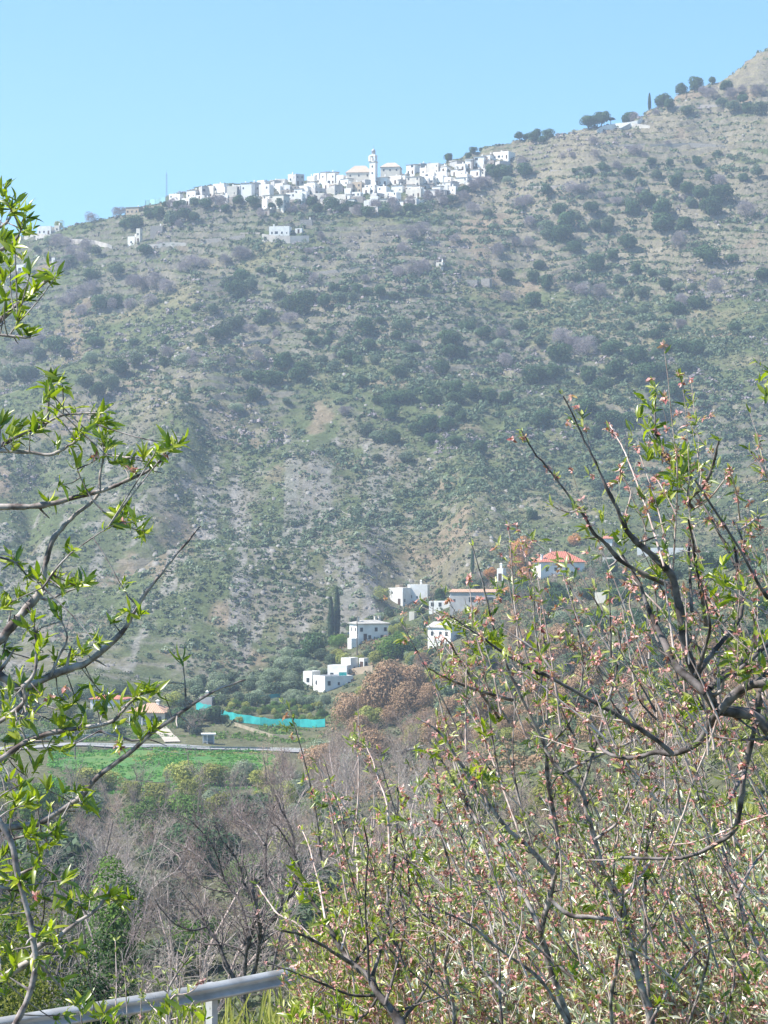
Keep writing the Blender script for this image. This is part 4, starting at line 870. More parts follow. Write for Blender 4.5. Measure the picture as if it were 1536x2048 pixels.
for a, b, w, l in ((1038, 279, 22, 'leftmost'), (1053, 276, 18, 'second'), (1074, 274, 24, 'tallest'), (1098, 279, 24, 'fourth'), (1066, 288, 24, 'lowest'), (1085, 290, 22, 'lower right')):
    sk('oak', 'oak_tree', a, b, w, f'{l} dark oak of the skyline clump right above the village')
sk('oak', 'oak_tree', 946, 298, 16, 'small round dark tree on the tan hill above the village')
sk('oak', 'oak_tree', 962, 293, 11, 'tiny leaning dark tree beside the round one above the village')
sk('oak', 'oak_tree', 897, 324, 22, 'dark round tree behind the upper right village houses')
sk('oak', 'oak_tree', 936, 318, 15, 'low dark bush tree behind the upper right village houses')
sk('yellow', 'poplar_tree', 118, 449, 26, 'pale green leafy tree on the skyline by the ridge-end house')
sk('bare', 'bare_tree', 858, 328, 14, 'small faint bare tree on the skyline above the village')

_vg = random.Random(9)
for k in range(46):
    x_ = 325 + 690 * (k + _vg.random()) / 46; y_ = _ip(_bot, x_) + _vg.uniform(4, 26); w_ = _vg.uniform(16, 32); kd = _vg.choice(['oak', 'oak', 'bare', 'bare'])
    p = hit(x_, y_, 900); s_ = w_ * p.y / F / 5.2
    put_tree(kd, {'oak': 'oak_tree', 'bare': 'bare_tree', 'olive': 'olive_tree'}[kd], (p.x, p.y, p.z - .2), s_, f"small {dict(oak='dark evergreen', bare='leafless', olive='grey-green')[kd]} tree, {ordw(k+1)} from left along the village's lower edge", group="trees along the village's lower edge", parts=False)
# bare shrubs and small bare trees on the far slope
B = conv([(1435,850,115),(1320,720,85),(1025,390,50),(850,635,60),(930,570,80),(745,540,60),(690,760,80),(640,750,80),(430,660,90),(600,590,40),(650,600,40),(750,580,50),(975,580,40),(1080,530,45),(780,780,60),(850,800,70),(950,750,60),(440,800,80),(400,820,80),(200,750,90),(150,800,90),(240,720,80),(420,620,70),(1280,320,80),(1370,320,80),(1490,300,90),(1240,300,60),(1420,300,60)], 860, 60, 2.272)
B += conv([(370,650,90),(860,250,40),(1190,340,120),(1240,330,110),(1120,350,90),(690,370,80),(300,260,110),(340,250,90),(230,280,80),(60,300,100),(120,300,90),(20,320,90),(560,590,110),(490,660,60),(60,790,110),(400,780,90),(1200,730,80),(840,1060,90),(1180,150,100),(1240,130,100),(1140,230,80),(720,150,60),(660,230,60),(260,800,70),(1410,170,70),(950,370,60)], 360, 420, 2.56)
B += conv([(380,90,80),(320,180,80),(380,200,80),(230,220,90),(450,110,60),(640,420,100),(720,430,100),(1110,180,110),(1280,400,110),(280,450,90),(540,650,120),(660,720,140),(600,690,100),(270,760,100),(250,620,80),(1120,580,90),(1120,470,100),(590,400,80),(110,40,90)], 900, 420, 2.415)
B += conv([(440,520,160),(560,620,170),(640,640,150),(660,560,150),(480,700,140),(1100,850,190),(1200,850,180),(1280,880,170),(1020,820,160),(640,900,150),(560,960,170),(700,870,150),(480,980,140),(1150,980,150),(620,1050,140),(200,1320,150),(120,1350,160),(300,1250,130),(160,1250,130),(1290,1370,150),(1480,1440,110),(900,270,110),(950,260,90),(700,330,120),(520,540,120),(1370,390,90),(860,1010,120),(1000,990,120)], 0, 360, 3.84)
def bare_hill():
    q = sorted(B, key=lambda v: (int(v[1] / 110), v[0])); cnt = {}
    for a, b, w in q:
        p = hit(a, b, 700); s = w * .9 * p.y / F / 4.8; r = int(b / 110); cnt[r] = cnt.get(r, 0) + 1
        nm = {1: 'top', 2: 'top', 3: 'village-level', 4: 'upper', 5: 'upper middle', 6: 'middle', 7: 'lower middle', 8: 'low', 9: 'lowest', 10: 'lowest'}.get(r, 'top')
        put_tree('bare', 'bare_tree', (p.x, p.y, p.z - .2), s, f"leafless lavender-grey tree, {ordw(cnt[r])} from left in the far slope's {nm} band", group='bare lavender-grey trees on the far slope', parts=w > 40, sz=s * .85)
bare_hill()

# ------------------------------------------------------------------ scrub and rocks: uncountable cover
def cover(name, n, region, size, k, mat, hgt=0.7, dens=None, seed=0, leaf=0.45):
    g = np.random.default_rng(seed); y0, y1, u0, u1 = region
    y = y0 + (y1 - y0) * g.random(n); px = u0 + (u1 - u0) * g.random(n); x = (px - 768) / F * y
    keep = np.ones(n, bool) if dens is None else g.random(n) < dens(x, y, px)
    x, y, px = x[keep], y[keep], px[keep]; z = H(x, y); n = len(x)
    s = size * (0.45 + g.random(n) ** 2 * 1.3)
    c = np.repeat(np.stack([x, y, z], 1), k, 0); ss = np.repeat(s, k)[:, None]
    d = g.normal(size=(n * k, 3)); d /= np.linalg.norm(d, axis=1)[:, None]; d[:, 2] = np.abs(d[:, 2])
    p = c + d * ss * np.array([1, 1, hgt]) * (0.6 + .4 * g.random((n * k, 1)))
    dd = d + g.normal(size=d.shape) * .45; dd /= np.linalg.norm(dd, axis=1)[:, None]
    a = np.cross(dd, g.normal(size=d.shape)); a /= np.linalg.norm(a, axis=1)[:, None]; b = np.cross(dd, a)
    L = ss * leaf * (.6 + .8 * g.random((n * k, 1)))
    V = np.stack([p - a * L, p + b * L * .7, p + a * L, p - b * L * .7], 1).reshape(-1, 3)
    me = mesh_np(name, V, np.arange(n * k * 4).reshape(-1, 4), mat); return tag(link(name, me), None, None, None, 'stuff')
def hd(s, lo, hi, f=40): return lambda x, y, px: sst(lo, hi, fbm(x / f, y / f, s, 4))
cover('hillside_scrub', 54000, (690, 1440, -160, 1700), 0.78, 10, M['scrubg'], dens=hd(101, .36, .56), seed=1)
cover('grey_scrub', 46000, (690, 1440, -160, 1700), 0.75, 8, M['scrubl'], dens=hd(102, .32, .6), seed=2)
cover('dark_scrub', 26000, (700, 1250, -160, 1700), 0.95, 16, M['scrubd'], dens=lambda x, y, px: sst(.44, .58, fbm(x / 34, y / 34, 103, 4)) * (0.25 + .75 * ((y < 1130) | (px < 560))), seed=3)
cover('olive_thicket', 13000, (840, 1200, -160, 1700), 1.9, 34, M['olive'], dens=lambda x, y, px: sst(.49, .56, fbm(x / 55, y / 55, 133, 4)) * np.clip((px - 250) / 500, .15, 1), seed=8, leaf=.26, hgt=.85)
cover('pale_bushes', 7000, (700, 1330, -160, 1700), 1.5, 26, M['silver'], dens=hd(134, .50, .62, 45), seed=9, leaf=.25, hgt=.8)
cover('spur_bushes', 9000, (380, 700, 330, 1720), 1.1, 26, M['olive'], dens=lambda x, y, px: np.where((y < 545) & (px < 680), 0, sst(.38, .55, fbm(x / 16, y / 16, 135, 3))), seed=10, leaf=.22, hgt=.8)
cover('spur_brush', 9000, (300, 700, 640, 1720), 1.0, 24, M['brown'], dens=hd(136, .42, .58, 20), seed=11, leaf=.18, hgt=.9)
cover('lavender_scrub', 14000, (900, 1290, -160, 1700), 1.3, 12, M['lav'], dens=hd(104, .5, .62, 30), seed=4, leaf=.35)
cover('valley_scrub', 22000, (120, 700, -150, 1690), 1.0, 14, M['scrubg'], dens=lambda x, y, px: np.where((y > 415) & (y < 515) & (px < 700), 0, sst(.35, .55, fbm(x / 20, y / 20, 105, 3))), seed=5, leaf=.22)
cover('valley_weeds', 9000, (60, 420, -150, 1690), .6, 16, M['yellow'], dens=hd(106, .5, .62, 12), seed=6, leaf=.16)
cover('meadow', 9000, (425, 500, 100, 560), .55, 10, folm('meadow_grass', (0.06, 0.17, 0.03), (0.10, 0.23, 0.045)), dens=lambda x, y, px: np.where(y < 496, .15 + .85 * sst(.4, .6, fbm(x / 9, y / 9, 141, 3)), 0), seed=12, leaf=.3, hgt=.5)
cover('meadow_flowers', 1600, (470, 497, 250, 560), .5, 10, M['yellow'], dens=lambda x, y, px: sst(.5, .62, fbm(x / 8, y / 5, 142, 3)), seed=13, leaf=.3, hgt=.5)
cover('roadside_weeds', 5000, (500, 560, -100, 700), .7, 14, M['green'], dens=lambda x, y, px: sst(.42, .58, fbm(x / 12, y / 12, 143, 3)) * (y > 508), seed=14, leaf=.25)
def rocks(name, n, region, size, mat, dens, seed):
    g = np.random.default_rng(seed); y0, y1, u0, u1 = region
    y = y0 + (y1 - y0) * g.random(n); px = u0 + (u1 - u0) * g.random(n); x = (px - 768) / F * y
    keep = g.random(n) < dens(x, y, px); x, y = x[keep], y[keep]; z = H(x, y); n = len(x)
    base = np.array([(-1,-1,-.6),(1,-1,-.6),(1,1,-.6),(-1,1,-.6),(-.7,-.6,.7),(.6,-.7,.5),(.7,.5,.8),(-.5,.7,.6)])
    s = size * (.3 + g.random(n) ** 3 * 1.6); V = base[None] * (0.6 + .8 * g.random((n, 8, 3))); a = g.random(n) * 6.28
    ca, sa = np.cos(a)[:, None], np.sin(a)[:, None]; X_ = V[..., 0] * ca - V[..., 1] * sa; Y_ = V[..., 0] * sa + V[..., 1] * ca
    V = np.stack([X_, Y_, V[..., 2]], -1) * s[:, None, None] + np.stack([x, y, z], 1)[:, None]
    Fq = np.array([(4,5,6,7),(0,1,5,4),(1,2,6,5),(2,3,7,6),(3,0,4,7)])
    Q = (Fq[None] + (np.arange(n) * 8)[:, None, None]).reshape(-1, 4)
    return tag(link(name, mesh_np(name, V.reshape(-1, 3), Q, mat)), None, None, None, 'stuff')
RM = plain('pale_rock', (.27, .25, .22), c2=(.17, .155, .135), scale=.3)
rocks('rubble', 15000, (690, 1440, -160, 1700), .55, RM, lambda x, y, px: sst(.50, .62, fbm(x / 18, y / 30, 111, 4)) * np.where((y < 960) & (px < 1100), 1, .35), 7)

# ------------------------------------------------------------------ spur and valley trees
def grove(spec):
    """spec: list of (x0, x1, y0, y1, kinds, count, size range in px, ymin, ymax, place words)"""
    g = random.Random(21)
    NAMES = {'olive': ('olive_tree', 'grey-green olive tree'), 'silver': ('olive_tree', 'pale silvery olive tree'), 'oak': ('oak_tree', 'dark evergreen oak'), 'green': ('leafy_tree', 'fresh green leafy tree'),
             'yellow': ('willow_tree', 'yellow-green budding tree'), 'rust': ('autumn_tree', 'rust orange tree'), 'brown': ('brown_tree', 'brown-leaved tree'), 'bare': ('bare_tree', 'bare greyish tree'),
             'pinkbare': ('bare_tree', 'bare pinkish-brown tree'), 'cypress': ('cypress_tree', 'dark narrow cypress')}
    for x0, x1, y0, y1, kinds, cnt, (s0, s1), ymin, ymax, place in spec:
        got = []; k = 0
        while len(got) < cnt and k < cnt * 30:
            k += 1; a = g.uniform(x0, x1); b = g.uniform(y0, y1); w = g.uniform(s0, s1)
            if got and min((a - q[0]) ** 2 + ((b - q[1]) * 1.5) ** 2 for q in got) < (w * .42) ** 2: continue
            p = hit(a, b, ymin)
            if p.y > ymax: continue
            if any(abs(a - c) < hw + w * .3 and -w * .15 < b - d < w * 1.0 for c, d, hw in KEEP): continue
            if (a > 90 and a < 560 and 1500 < b < 1566) or any(abs(p.y - v.y) < 7 and abs(p.x - v.x) < 30 for v in VR[1:-1]): continue
            got.append((a, b, w, p, g.choice(kinds)))
        c = {}
        for a, b, w, p, kd in sorted(got, key=lambda q: q[0]):
            c[kd] = c.get(kd, 0) + 1; nm, lk = NAMES[kd]
            base = {'bare': 4.8, 'pinkbare': 4.8, 'brown': 6.2, 'cypress': 1.7}.get(kd, 5.3)
            s = w * p.y / F / base
            kk = {'bare': 'bareN', 'pinkbare': 'pinkN'}.get(kd, kd)
            put_tree(kk, nm, (p.x, p.y, p.z - .2), s, f'{lk}, {ordw(c[kd])} of its kind from left {place}', group=f'{lk}s {place}'.replace('ss ', 's '), sz=s * g.uniform(.8, 1.1), parts=w > 22)
# what must stay in view: (px, py of base, half width)
KEEP = [(738, 1284, 46), (893, 1285, 48), (655, 1376, 52), (710, 1350, 28), (800, 1205, 26), (300, 1452, 55), (417, 1486, 18), (1120, 1152, 52), (330, 1470, 24), (1003, 1162, 12), (950, 1212, 50), (884, 1220, 25), (215, 1416, 30), (530, 1455, 125), (826, 1240, 8), (530, 1475, 60)]
grove([
 (385, 650, 1310, 1415, ['silver', 'silver', 'olive'], 46, (26, 44), 520, 690, 'on the olive slope'),
 (560, 700, 1385, 1415, ['olive', 'silver', 'olive'], 12, (30, 44), 480, 640, 'below the low white complex'),
 (430, 650, 1405, 1446, ['green', 'yellow', 'green'], 60, (15, 24), 480, 640, 'in the fenced orchard'),
 (660, 870, 1228, 1335, ['olive', 'silver', 'green', 'olive', 'yellow'], 34, (24, 42), 500, 700, 'around the spur villas'),
 (820, 1010, 1165, 1245, ['olive', 'oak', 'yellow', 'bare'], 26, (20, 34), 540, 705, 'between barn and shed'),
 (690, 860, 1380, 1500, ['brown', 'brown', 'brown', 'yellow'], 18, (55, 95), 380, 640, 'in the brown thicket'),
 (820, 1120, 1280, 1500, ['brown', 'bare', 'olive', 'brown', 'yellow', 'pinkbare'], 66, (36, 70), 330, 660, 'on the lower spur'),
 (940, 1060, 1130, 1200, ['rust', 'rust', 'bare', 'olive'], 14, (28, 46), 560, 705, 'by the small white cube'),
 (1010, 1190, 1160, 1290, ['bare', 'bare', 'olive', 'oak'], 30, (26, 46), 480, 705, 'below the red-roofed villa'),
 (1100, 1560, 1120, 1300, ['olive', 'silver', 'oak', 'bare', 'oak'], 70, (32, 52), 420, 705, 'on the right shoulder'),
 (1110, 1560, 1290, 1500, ['brown', 'pinkbare', 'olive', 'brown', 'bare'], 70, (50, 84), 220, 600, 'on the lower right slope'),
 (1240, 1560, 1450, 1600, ['bare', 'bare', 'yellow', 'pinkbare'], 26, (80, 120), 110, 400, 'beyond the road bend'),
 (-20, 640, 1470, 1488, ['olive', 'bare', 'silver'], 14, (24, 38), 480, 600, 'above the valley road'),
 (330, 440, 1440, 1482, ['bare', 'oak', 'bare'], 9, (36, 60), 480, 600, 'behind the bus shelter'),
 (-20, 250, 1395, 1440, ['oak', 'yellow', 'olive', 'bare', 'silver'], 20, (34, 60), 520, 640, 'behind the bungalow'),
 (-20, 600, 1570, 1650, ['silver', 'bare', 'bare', 'bare', 'yellow'], 42, (55, 90), 250, 470, 'below the green field'),
 (530, 760, 1520, 1600, ['pinkbare', 'pinkbare', 'silver', 'bare'], 22, (80, 120), 250, 470, 'right of the field'),
 (620, 960, 1500, 1640, ['pinkbare', 'pinkbare', 'brown', 'bare'], 30, (90, 140), 200, 450, 'in the pinkish thicket'),
 (-20, 700, 1660, 1760, ['bare', 'pinkbare', 'bare', 'green', 'oak'], 34, (90, 140), 180, 380, 'on the valley floor'),
 (0, 640, 1770, 1960, ['bare', 'olive', 'pinkbare', 'bare', 'green'], 36, (110, 190), 100, 260, 'in the lower valley'),
 (560, 1300, 1640, 1800, ['pinkbare', 'bare', 'yellow'], 26, (120, 170), 100, 280, 'behind the near bushes'),
])
def one(kind, name, a, b, w, lab, ymin=480, ymax=710, sz=1.0, base=5.3):
    p = hit(a, b, ymin); s = w * p.y / F / base; put_tree(kind, name, (p.x, p.y, p.z - .3), s, lab, sz=s * sz)
one('cypress', 'cypress_tree', 662, 1282, 15, 'left one of the two tall dark cypresses beside the villa', sz=1.0, base=1.5)
one('cypress', 'cypress_tree', 674, 1278, 16, 'right and tallest of the two dark cypresses beside the villa', sz=1.08, base=1.5)
one('oak', 'oak_tree', 628, 1318, 62, 'large dark evergreen below the two cypresses', sz=1.1)
one('oak', 'oak_tree', 604, 1330, 44, 'smaller rounded evergreen left below the two cypresses')
one('green', 'leafy_tree', 800, 1318, 90, 'broad bright green tree in front of the white barn', sz=.75)
one('yellow', 'budding_tree', 765, 1206, 44, 'yellow-green bush tree left of the tan-chimney house')
one('rust', 'autumn_tree', 1040, 1132, 66, 'large rust orange tree left of the red-roofed villa')
one('rust', 'autumn_tree', 1150, 1092, 30, 'small rust orange tree behind the red roof', 560)
one('brown', 'brown_tree', 775, 1440, 125, 'big round brown-leaved tree right of the low white complex', 440, base=6.2, sz=1.1)
one('oak', 'oak_tree', 832, 1475, 64, 'dark green tree at the right foot of the brown thicket', 400)
one('cypress', 'cypress_tree', 945, 1150, 9, 'thin dark cypress on the spur behind branches', 600, base=1.5)
one('pine', 'pine_tree', 372, 1440, 46, 'dark shaggy pine between the bungalow and the teal fence', 520)
one('oak', 'oak_tree', 45, 1438, 56, 'round dark evergreen at the far left above the road', 500)
one('yellow', 'budding_tree', 345, 1420, 50, 'pale yellowish budding tree right behind the bungalow', 530)
# agave by the road
def agave(a, b):
    p = hit(a, b, 420); o = thing('agave', p, 'spiky grey-green agave standing by the valley road', 'agave'); V = []; Q = []
    for k in range(26):
        t = rnd.random() * 6.28; e = rnd.uniform(.5, 1.4); d = Vector((math.cos(t) * math.cos(e), math.sin(t) * math.cos(e), math.sin(e))); L = rnd.uniform(1.6, 2.4); n = d.cross(Vector((0, 0, 1))).normalized() * .16; b0 = len(V)
        V += [tuple(n), tuple(-n), tuple(d * L * .5 - n * .8), tuple(d * L * .5 + n * .8), tuple(d * L)]; Q += [(b0, b0+1, b0+2, b0+3), (b0+3, b0+2, b0+4, b0+4)]
    me = bpy.data.meshes.new('leaves'); me.from_pydata(V, [], [q if q[2] != q[3] else q[:3] for q in Q]); me.materials.append(M['silver']); link('leaves', me, o)
agave(180, 1506)

# ------------------------------------------------------------------ near branches: growth helpers
def spurs(parents, per_len, g, t0=.1):
    P_, D_ = [], []
    for c, r in parents:
        seg = np.linalg.norm(np.diff(c, axis=0), axis=1); L = seg.sum(); n = g.poisson(per_len * L)
        for _ in range(n):
            t = (t0 + (1 - t0) * g.random()) * (len(c) - 1); j = min(int(t), len(c) - 2); f = t - j
            d = c[j + 1] - c[j]; d = d / (np.linalg.norm(d) + 1e-9); q = np.cross(d, g.normal(size=3)); q /= np.linalg.norm(q) + 1e-9
            P_.append(c[j] * (1 - f) + c[j + 1] * f + q * r[j]); D_.append(d * .5 + q * .9 + np.array([-.1, -.1, .35]))
        P_.append(c[-1]); D_.append(c[-1] - c[-2])
    P_, D_ = np.array(P_).reshape(-1, 3), np.array(D_).reshape(-1, 3)
    return P_, D_ / (np.linalg.norm(D_, axis=1)[:, None] + 1e-9)
def leaf_mesh(name, pos, dr, L, ratio, mat, g, simple=False, curl=.38):
    n = len(pos); dr = dr / (np.linalg.norm(dr, axis=1)[:, None] + 1e-9)
    sd = np.cross(dr, g.normal(size=(n, 3)) * .8 + np.array([.2, -.5, .6])); sd /= np.linalg.norm(sd, axis=1)[:, None] + 1e-9; nm = np.cross(sd, dr)
    L = L[:, None]
    if simple: st, wd = np.array([0, .5, 1.]), np.array([.15, 1., .05])
    else: st, wd = np.array([0, .22, .48, .75, 1.]), np.array([.15, .78, 1., .66, .03])
    cu = (g.normal(size=(n, 1)) * .6 + .5) * curl; V = []
    for t, w in zip(st, wd):
        m = pos + dr * L * t - nm * L * cu * t * t; e = sd * L * ratio * w; up = nm * L * ratio * w * .45
        V += [m - e + up, m, m + e + up]
    V = np.stack(V, 1); k = V.shape[1]; fq = []
    for s in range(len(st) - 1):
        b = s * 3; fq += [(b, b + 1, b + 4, b + 3), (b + 1, b + 2, b + 5, b + 4)]
    Q = (np.array(fq)[None] + (np.arange(n) * k)[:, None, None]).reshape(-1, 4)
    return mesh_np(name, V.reshape(-1, 3), Q, mat, True)
def rosettes(pos, dr, nl, L, g, spread=.9):
    pp = np.repeat(pos, nl, 0); dd = np.repeat(dr, nl, 0) * .75 + unitg(len(pp), g) * spread
    k = g.random(len(pp)) < .78; pp = pp[k]; dd = dd[k]; ax = np.repeat(dr, nl, 0)[k]
    dd[:, 2] += .15; return pp + ax * L * (g.random((len(pp), 1)) * .7 - .35) + unitg(len(pp), g) * L * .08, dd, L * (.28 + .85 * g.random(len(pp)) ** 1.3)
def unitg(n, g):
    v = g.normal(size=(n, 3)); return v / np.linalg.norm(v, axis=1)[:, None]
def two_mesh(V, Q, ma, V2, Q2, mb_):
    me = mesh_np('crown', np.concatenate([V, V2]), np.concatenate([Q, Q2 + len(V)]), [ma, mb_], True)
    me.polygons.foreach_set('material_index', np.concatenate([np.zeros(len(Q), np.int32), np.ones(len(Q2), np.int32)])); return me
def blossom_mesh(name, pos, size, mat, g, k=7):
    pp = np.repeat(pos, k, 0); n = len(pp); s = size * (.6 + .7 * g.random(n)); return leaf_mesh(name, pp, unitg(n, g) + np.array([0, 0, -.1]), s, .30, mat, g, True, .5)

M['bark'] = barkm('almond_bark', (0.38, 0.33, 0.30), (0.085, 0.06, 0.055), 34)
M['shoot'] = barkm('pale_shoot_bark', (0.62, 0.50, 0.44), (0.36, 0.25, 0.21), 40)
M['dbark'] = barkm('dark_bark', (0.20, 0.17, 0.16), (0.045, 0.034, 0.030), 26)
M['leafL'] = folm('almond_leaf', (0.08, 0.14, 0.010), (0.46, 0.48, 0.03), 0.45, 0.0, 0.06)  # random tone per leaf; contrast of lit and dark leaves put into colour
M['leafR'] = folm('young_leaf', (0.12, 0.17, 0.03), (0.48, 0.48, 0.14), 0.35, 0.0, 0.05)
M['leafS'] = folm('silvery_leaf', (0.20, 0.24, 0.10), (0.72, 0.68, 0.48), 0.25, 0.0, 0.16)
M['petal'] = folm('spent_petal', (0.36, 0.11, 0.12), (0.86, 0.54, 0.50), 0.3, 0.0)

# ------------------------------------------------------------------ left almond tree
def left_almond():
    g = np.random.default_rng(41); Y = 4.6; T = lambda p, a, b, Y1=None: traced(p, Y + g.uniform(-.15, .15), a, b, None, .5, 4, g)
    L = [ (([(-260,1030),(-120,1022),(0,1014),(60,1013),(110,1006),(160,992),(195,984),(230,972),(255,960),(300,940),(345,900),(362,888)]), 7, 2.0),
      ([(200,982),(200,950),(207,915),(207,885)], 3.4, 1.6), ([(-260,1420),(-100,1330),(0,1278),(15,1262),(50,1220),(75,1190),(85,1160),(92,1120),(105,1080),(122,1058),(150,1030),(185,1003),(197,985)], 11, 3.0),
      ([(185,1000),(215,1030),(240,1045),(282,1062)], 2.6, 1.4), ([(186,1002),(168,970),(153,938)], 2, 1.2), ([(85,1175),(110,1140),(140,1108),(185,1075),(215,1055)], 2.4, .9), ([(75,1195),(100,1198),(130,1185),(168,1170)], 3, 1.6),
      ([(-260,880),(-100,895),(0,902),(60,905),(100,910),(130,897),(160,875),(192,848)], 5, 1.8), ([(-260,1010),(-100,950),(0,892),(40,868),(90,848),(95,820),(100,765)], 6, 2), ([(90,848),(120,832),(150,828),(200,825)], 3, 1.5),
      ([(-260,790),(-100,720),(0,640),(40,605),(95,560),(102,545)], 7, 2.2), ([(-200,520),(-60,480),(0,455),(20,435),(25,410),(5,385)], 4, 1.8), ([(-200,640),(-80,665),(0,670),(50,675),(62,672)], 4, 2), ([(20,668),(35,648)], 2, 1.6),
      ([(-260,560),(-100,530),(0,500),(30,480),(45,450)], 6, 2), ([(-100,1660),(0,1655),(60,1650),(89,1640),(160,1595),(195,1553),(256,1508),(295,1473),(355,1430),(391,1405),(430,1382),(492,1359)], 8, 2.0), ([(371,1416),(371,1380),(366,1327)], 3, 1.2),
      ([(-200,1600),(-60,1550),(0,1519),(53,1483),(117,1462),(171,1455),(227,1441),(256,1409),(285,1385)], 8, 2.2), ([(199,1462),(249,1476),(277,1480),(302,1462)], 3.5, 1.6),
      ([(-200,1290),(-80,1330),(0,1352),(42,1377),(100,1352),(141,1337),(180,1322),(242,1267),(263,1233),(289,1191),(323,1147),(365,1095),(402,1052)], 12, 1.2), ([(45,1375),(70,1345),(72,1290),(68,1240)], 5, 2), ([(100,1352),(120,1310),(135,1275),(120,1232)], 3, 1.5),
      ([(-200,1720),(-60,1760),(35,1782),(89,1798),(163,1817)], 5, 2.2), ([(-60,1990),(55,1925),(75,1895),(114,1876),(153,1846),(195,1817),(217,1785),(222,1768)], 7.5, 2.2), ([(-150,1560),(-40,1600),(20,1680),(35,1750),(60,1850),(70,1930),(50,2010),(0,2090)], 7, 6),
      ([(0,1115),(30,1125),(60,1155),(120,1175)], 2.4, 1.4), ([(20,1230),(10,1290),(0,1330)], 2.2, 1.5), ([(-60,1480),(20,1430),(50,1400),(45,1375)], 5, 4), ([(53,1483),(40,1440),(60,1400)], 3, 2), ([(60,1850),(100,1870),(140,1895)], 3, 1.6), ([(20,1680),(60,1670),(100,1668)], 3, 1.6), ([(35,1750),(80,1735),(130,1762)], 3, 1.5)]
    br = [T(*a) for a in L]
    gz = hz(-0.95 * Y / 4.6, Y)
    trunk = [(np.array([(-1.02, Y, gz - .3), (-1.0, Y, gz + .5), (-1.03, Y + .05, -.4), (-1.05, Y, 0.1), (-1.02, Y - .05, .6)]), np.array([.085, .07, .055, .04, .02]))]
    for t_ in L:                                              # limbs run from the trunk beyond the picture edge
        a, b = t_[0][0]
        if a < -50:
            e = np.array(P(a, b, Y)); trunk.append((catmull([(-1.03, Y, e[2] - .12), tuple((e + np.array([-1.03, Y, e[2] - .1])) / 2), tuple(e)], 3), np.linspace(.02, .009, 7)))
    tw = grow(br, 14, (.03, .075), (50, 85), .5, (0, 0, .3), g, 3, .2, .2, .0007)
    o = thing('almond_tree', (-1.02, Y, gz), 'almond tree with bright green leaf tufts reaching in at the left edge', 'almond tree'); off_ = np.array([-1.02, Y, gz])
    V, Q = tubes([(a - off_, b) for a, b in trunk], 8); link('trunk', mesh_np('trunk', V, Q, M['bark'], True), o)
    V, Q = tubes([(a - off_, b) for a, b in br], 6); link('limbs', mesh_np('limbs', V, Q, M['bark'], True), o)
    C = [(10,400),(25,425),(50,430),(10,480),(30,500),(20,540),(45,520),(5,570),(30,570),(60,550),(95,545),(110,555),(10,600),(40,600),(60,590),(5,630),(105,755),(110,790),(95,775),(125,770),(90,800),(20,860),(45,850),(15,880),(60,870),(190,830),(200,850),(160,865),(110,830),(0,850),(75,840),(205,890),(215,900),(200,915),(210,870),(225,925),(245,930),(265,925),(285,915),(310,905),(335,900),(350,890),(330,885),(300,925),(120,970),(235,1030),(255,1035),(270,1045),(245,1020),(285,1060),(235,1050),(130,1105),(145,1105),(25,1110),(35,1125),(55,1150),(75,1160),(100,1165),(115,1160),(150,1170),(160,1165),(130,1180),(10,1185),(35,1190),(55,1185),(10,1210),(55,1260),(65,1265),(245,1175),(260,1225),(280,1230),(225,1245),(190,1285),(200,1290),(150,1310),(165,1305),(135,1320),(110,1320),(120,1330),(70,1320),(60,1380),(80,1390),(100,1400),(75,1360),(130,1400),(120,1420),(100,1440),(60,1420),(150,1395),(45,1440),(30,1455),(165,1430),(190,1410),(215,1400),(240,1420),(210,1430),(270,1450),(300,1375),(310,1385),(290,1380),(110,1485),(125,1500),(95,1500),(240,1490),(300,1455),(280,1430),(10,1480),(5,1500),(20,1560),(40,1570),(50,1550),(10,1590),(30,1600),(50,1610),(75,1600),(95,1580),(130,1590),(150,1585),(165,1610),(180,1620),(100,1620),(20,1640),(15,1665),(60,1670),(90,1670),(110,1670),(60,1700),(80,1710),(100,1690),(95,1740),(20,1700),(130,1760),(110,1765),(60,1760),(30,1740),(215,1790),(225,1800),(240,1805),(260,1800),(180,1800),(160,1810),(140,1800),(120,1815),(20,1800),(45,1820),(20,1850),(90,1870),(70,1880),(110,1890),(140,1895),(155,1900),(0,1900),(30,1930),(60,1930),(10,1960),(90,1950),(150,2010),(170,2020),(130,2030),(190,2035),(210,2030),(110,2040),(0,1380),(20,1400),(10,1430),(190,1370),(80,1300),(5,1530),(30,1520),(70,1540),(0,1720),(10,1760),(0,1830),(40,1860),(20,1900),(10,1990),(50,1980),(120,1960),(0,440),(5,520),(60,470)]
    pos = np.array([tuple(P(a, b, Y + g.uniform(-.16, .16))) for a, b in C]); dr = g.normal(size=pos.shape) * .5 + np.array([.3, -.1, .5])
    stem = []
    allp = np.concatenate([a for a, _ in br])
    for p in pos:                                             # a short twig carries every tuft
        j = np.argmin(((allp - p) ** 2).sum(1)); q = allp[j]; stem.append((catmull([tuple(q), tuple((q + p) / 2 + g.normal(size=3) * .004), tuple(p)], 2), np.array([.0016, .0014, .0013, .0012, .001])[:5]))
    V, Q = tubes([(a - off_, b) for a, b in stem + tw], 5); link('crown', mesh_np('crown', V, Q, M['bark'], True), o)
    sp_, sd_ = spurs([b for b in br if b[1][0] < .008], 9, g, .3)
    pos = np.concatenate([pos, sp_]); dr = np.concatenate([dr, sd_]); 
    P1, D1, L1 = rosettes(pos, dr, 13, .037, g, .8)
    link('leaves', leaf_mesh('leaves', P1 - off_, D1, L1, .135, M['leafL'], g), o)
    bp = np.array([tuple(P(a, b, Y - .03)) for a, b in ((265,943),(190,912),(245,1042),(260,938),(330,910),(130,1375),(100,1395),(235,1488),(240,1500),(70,1790))])
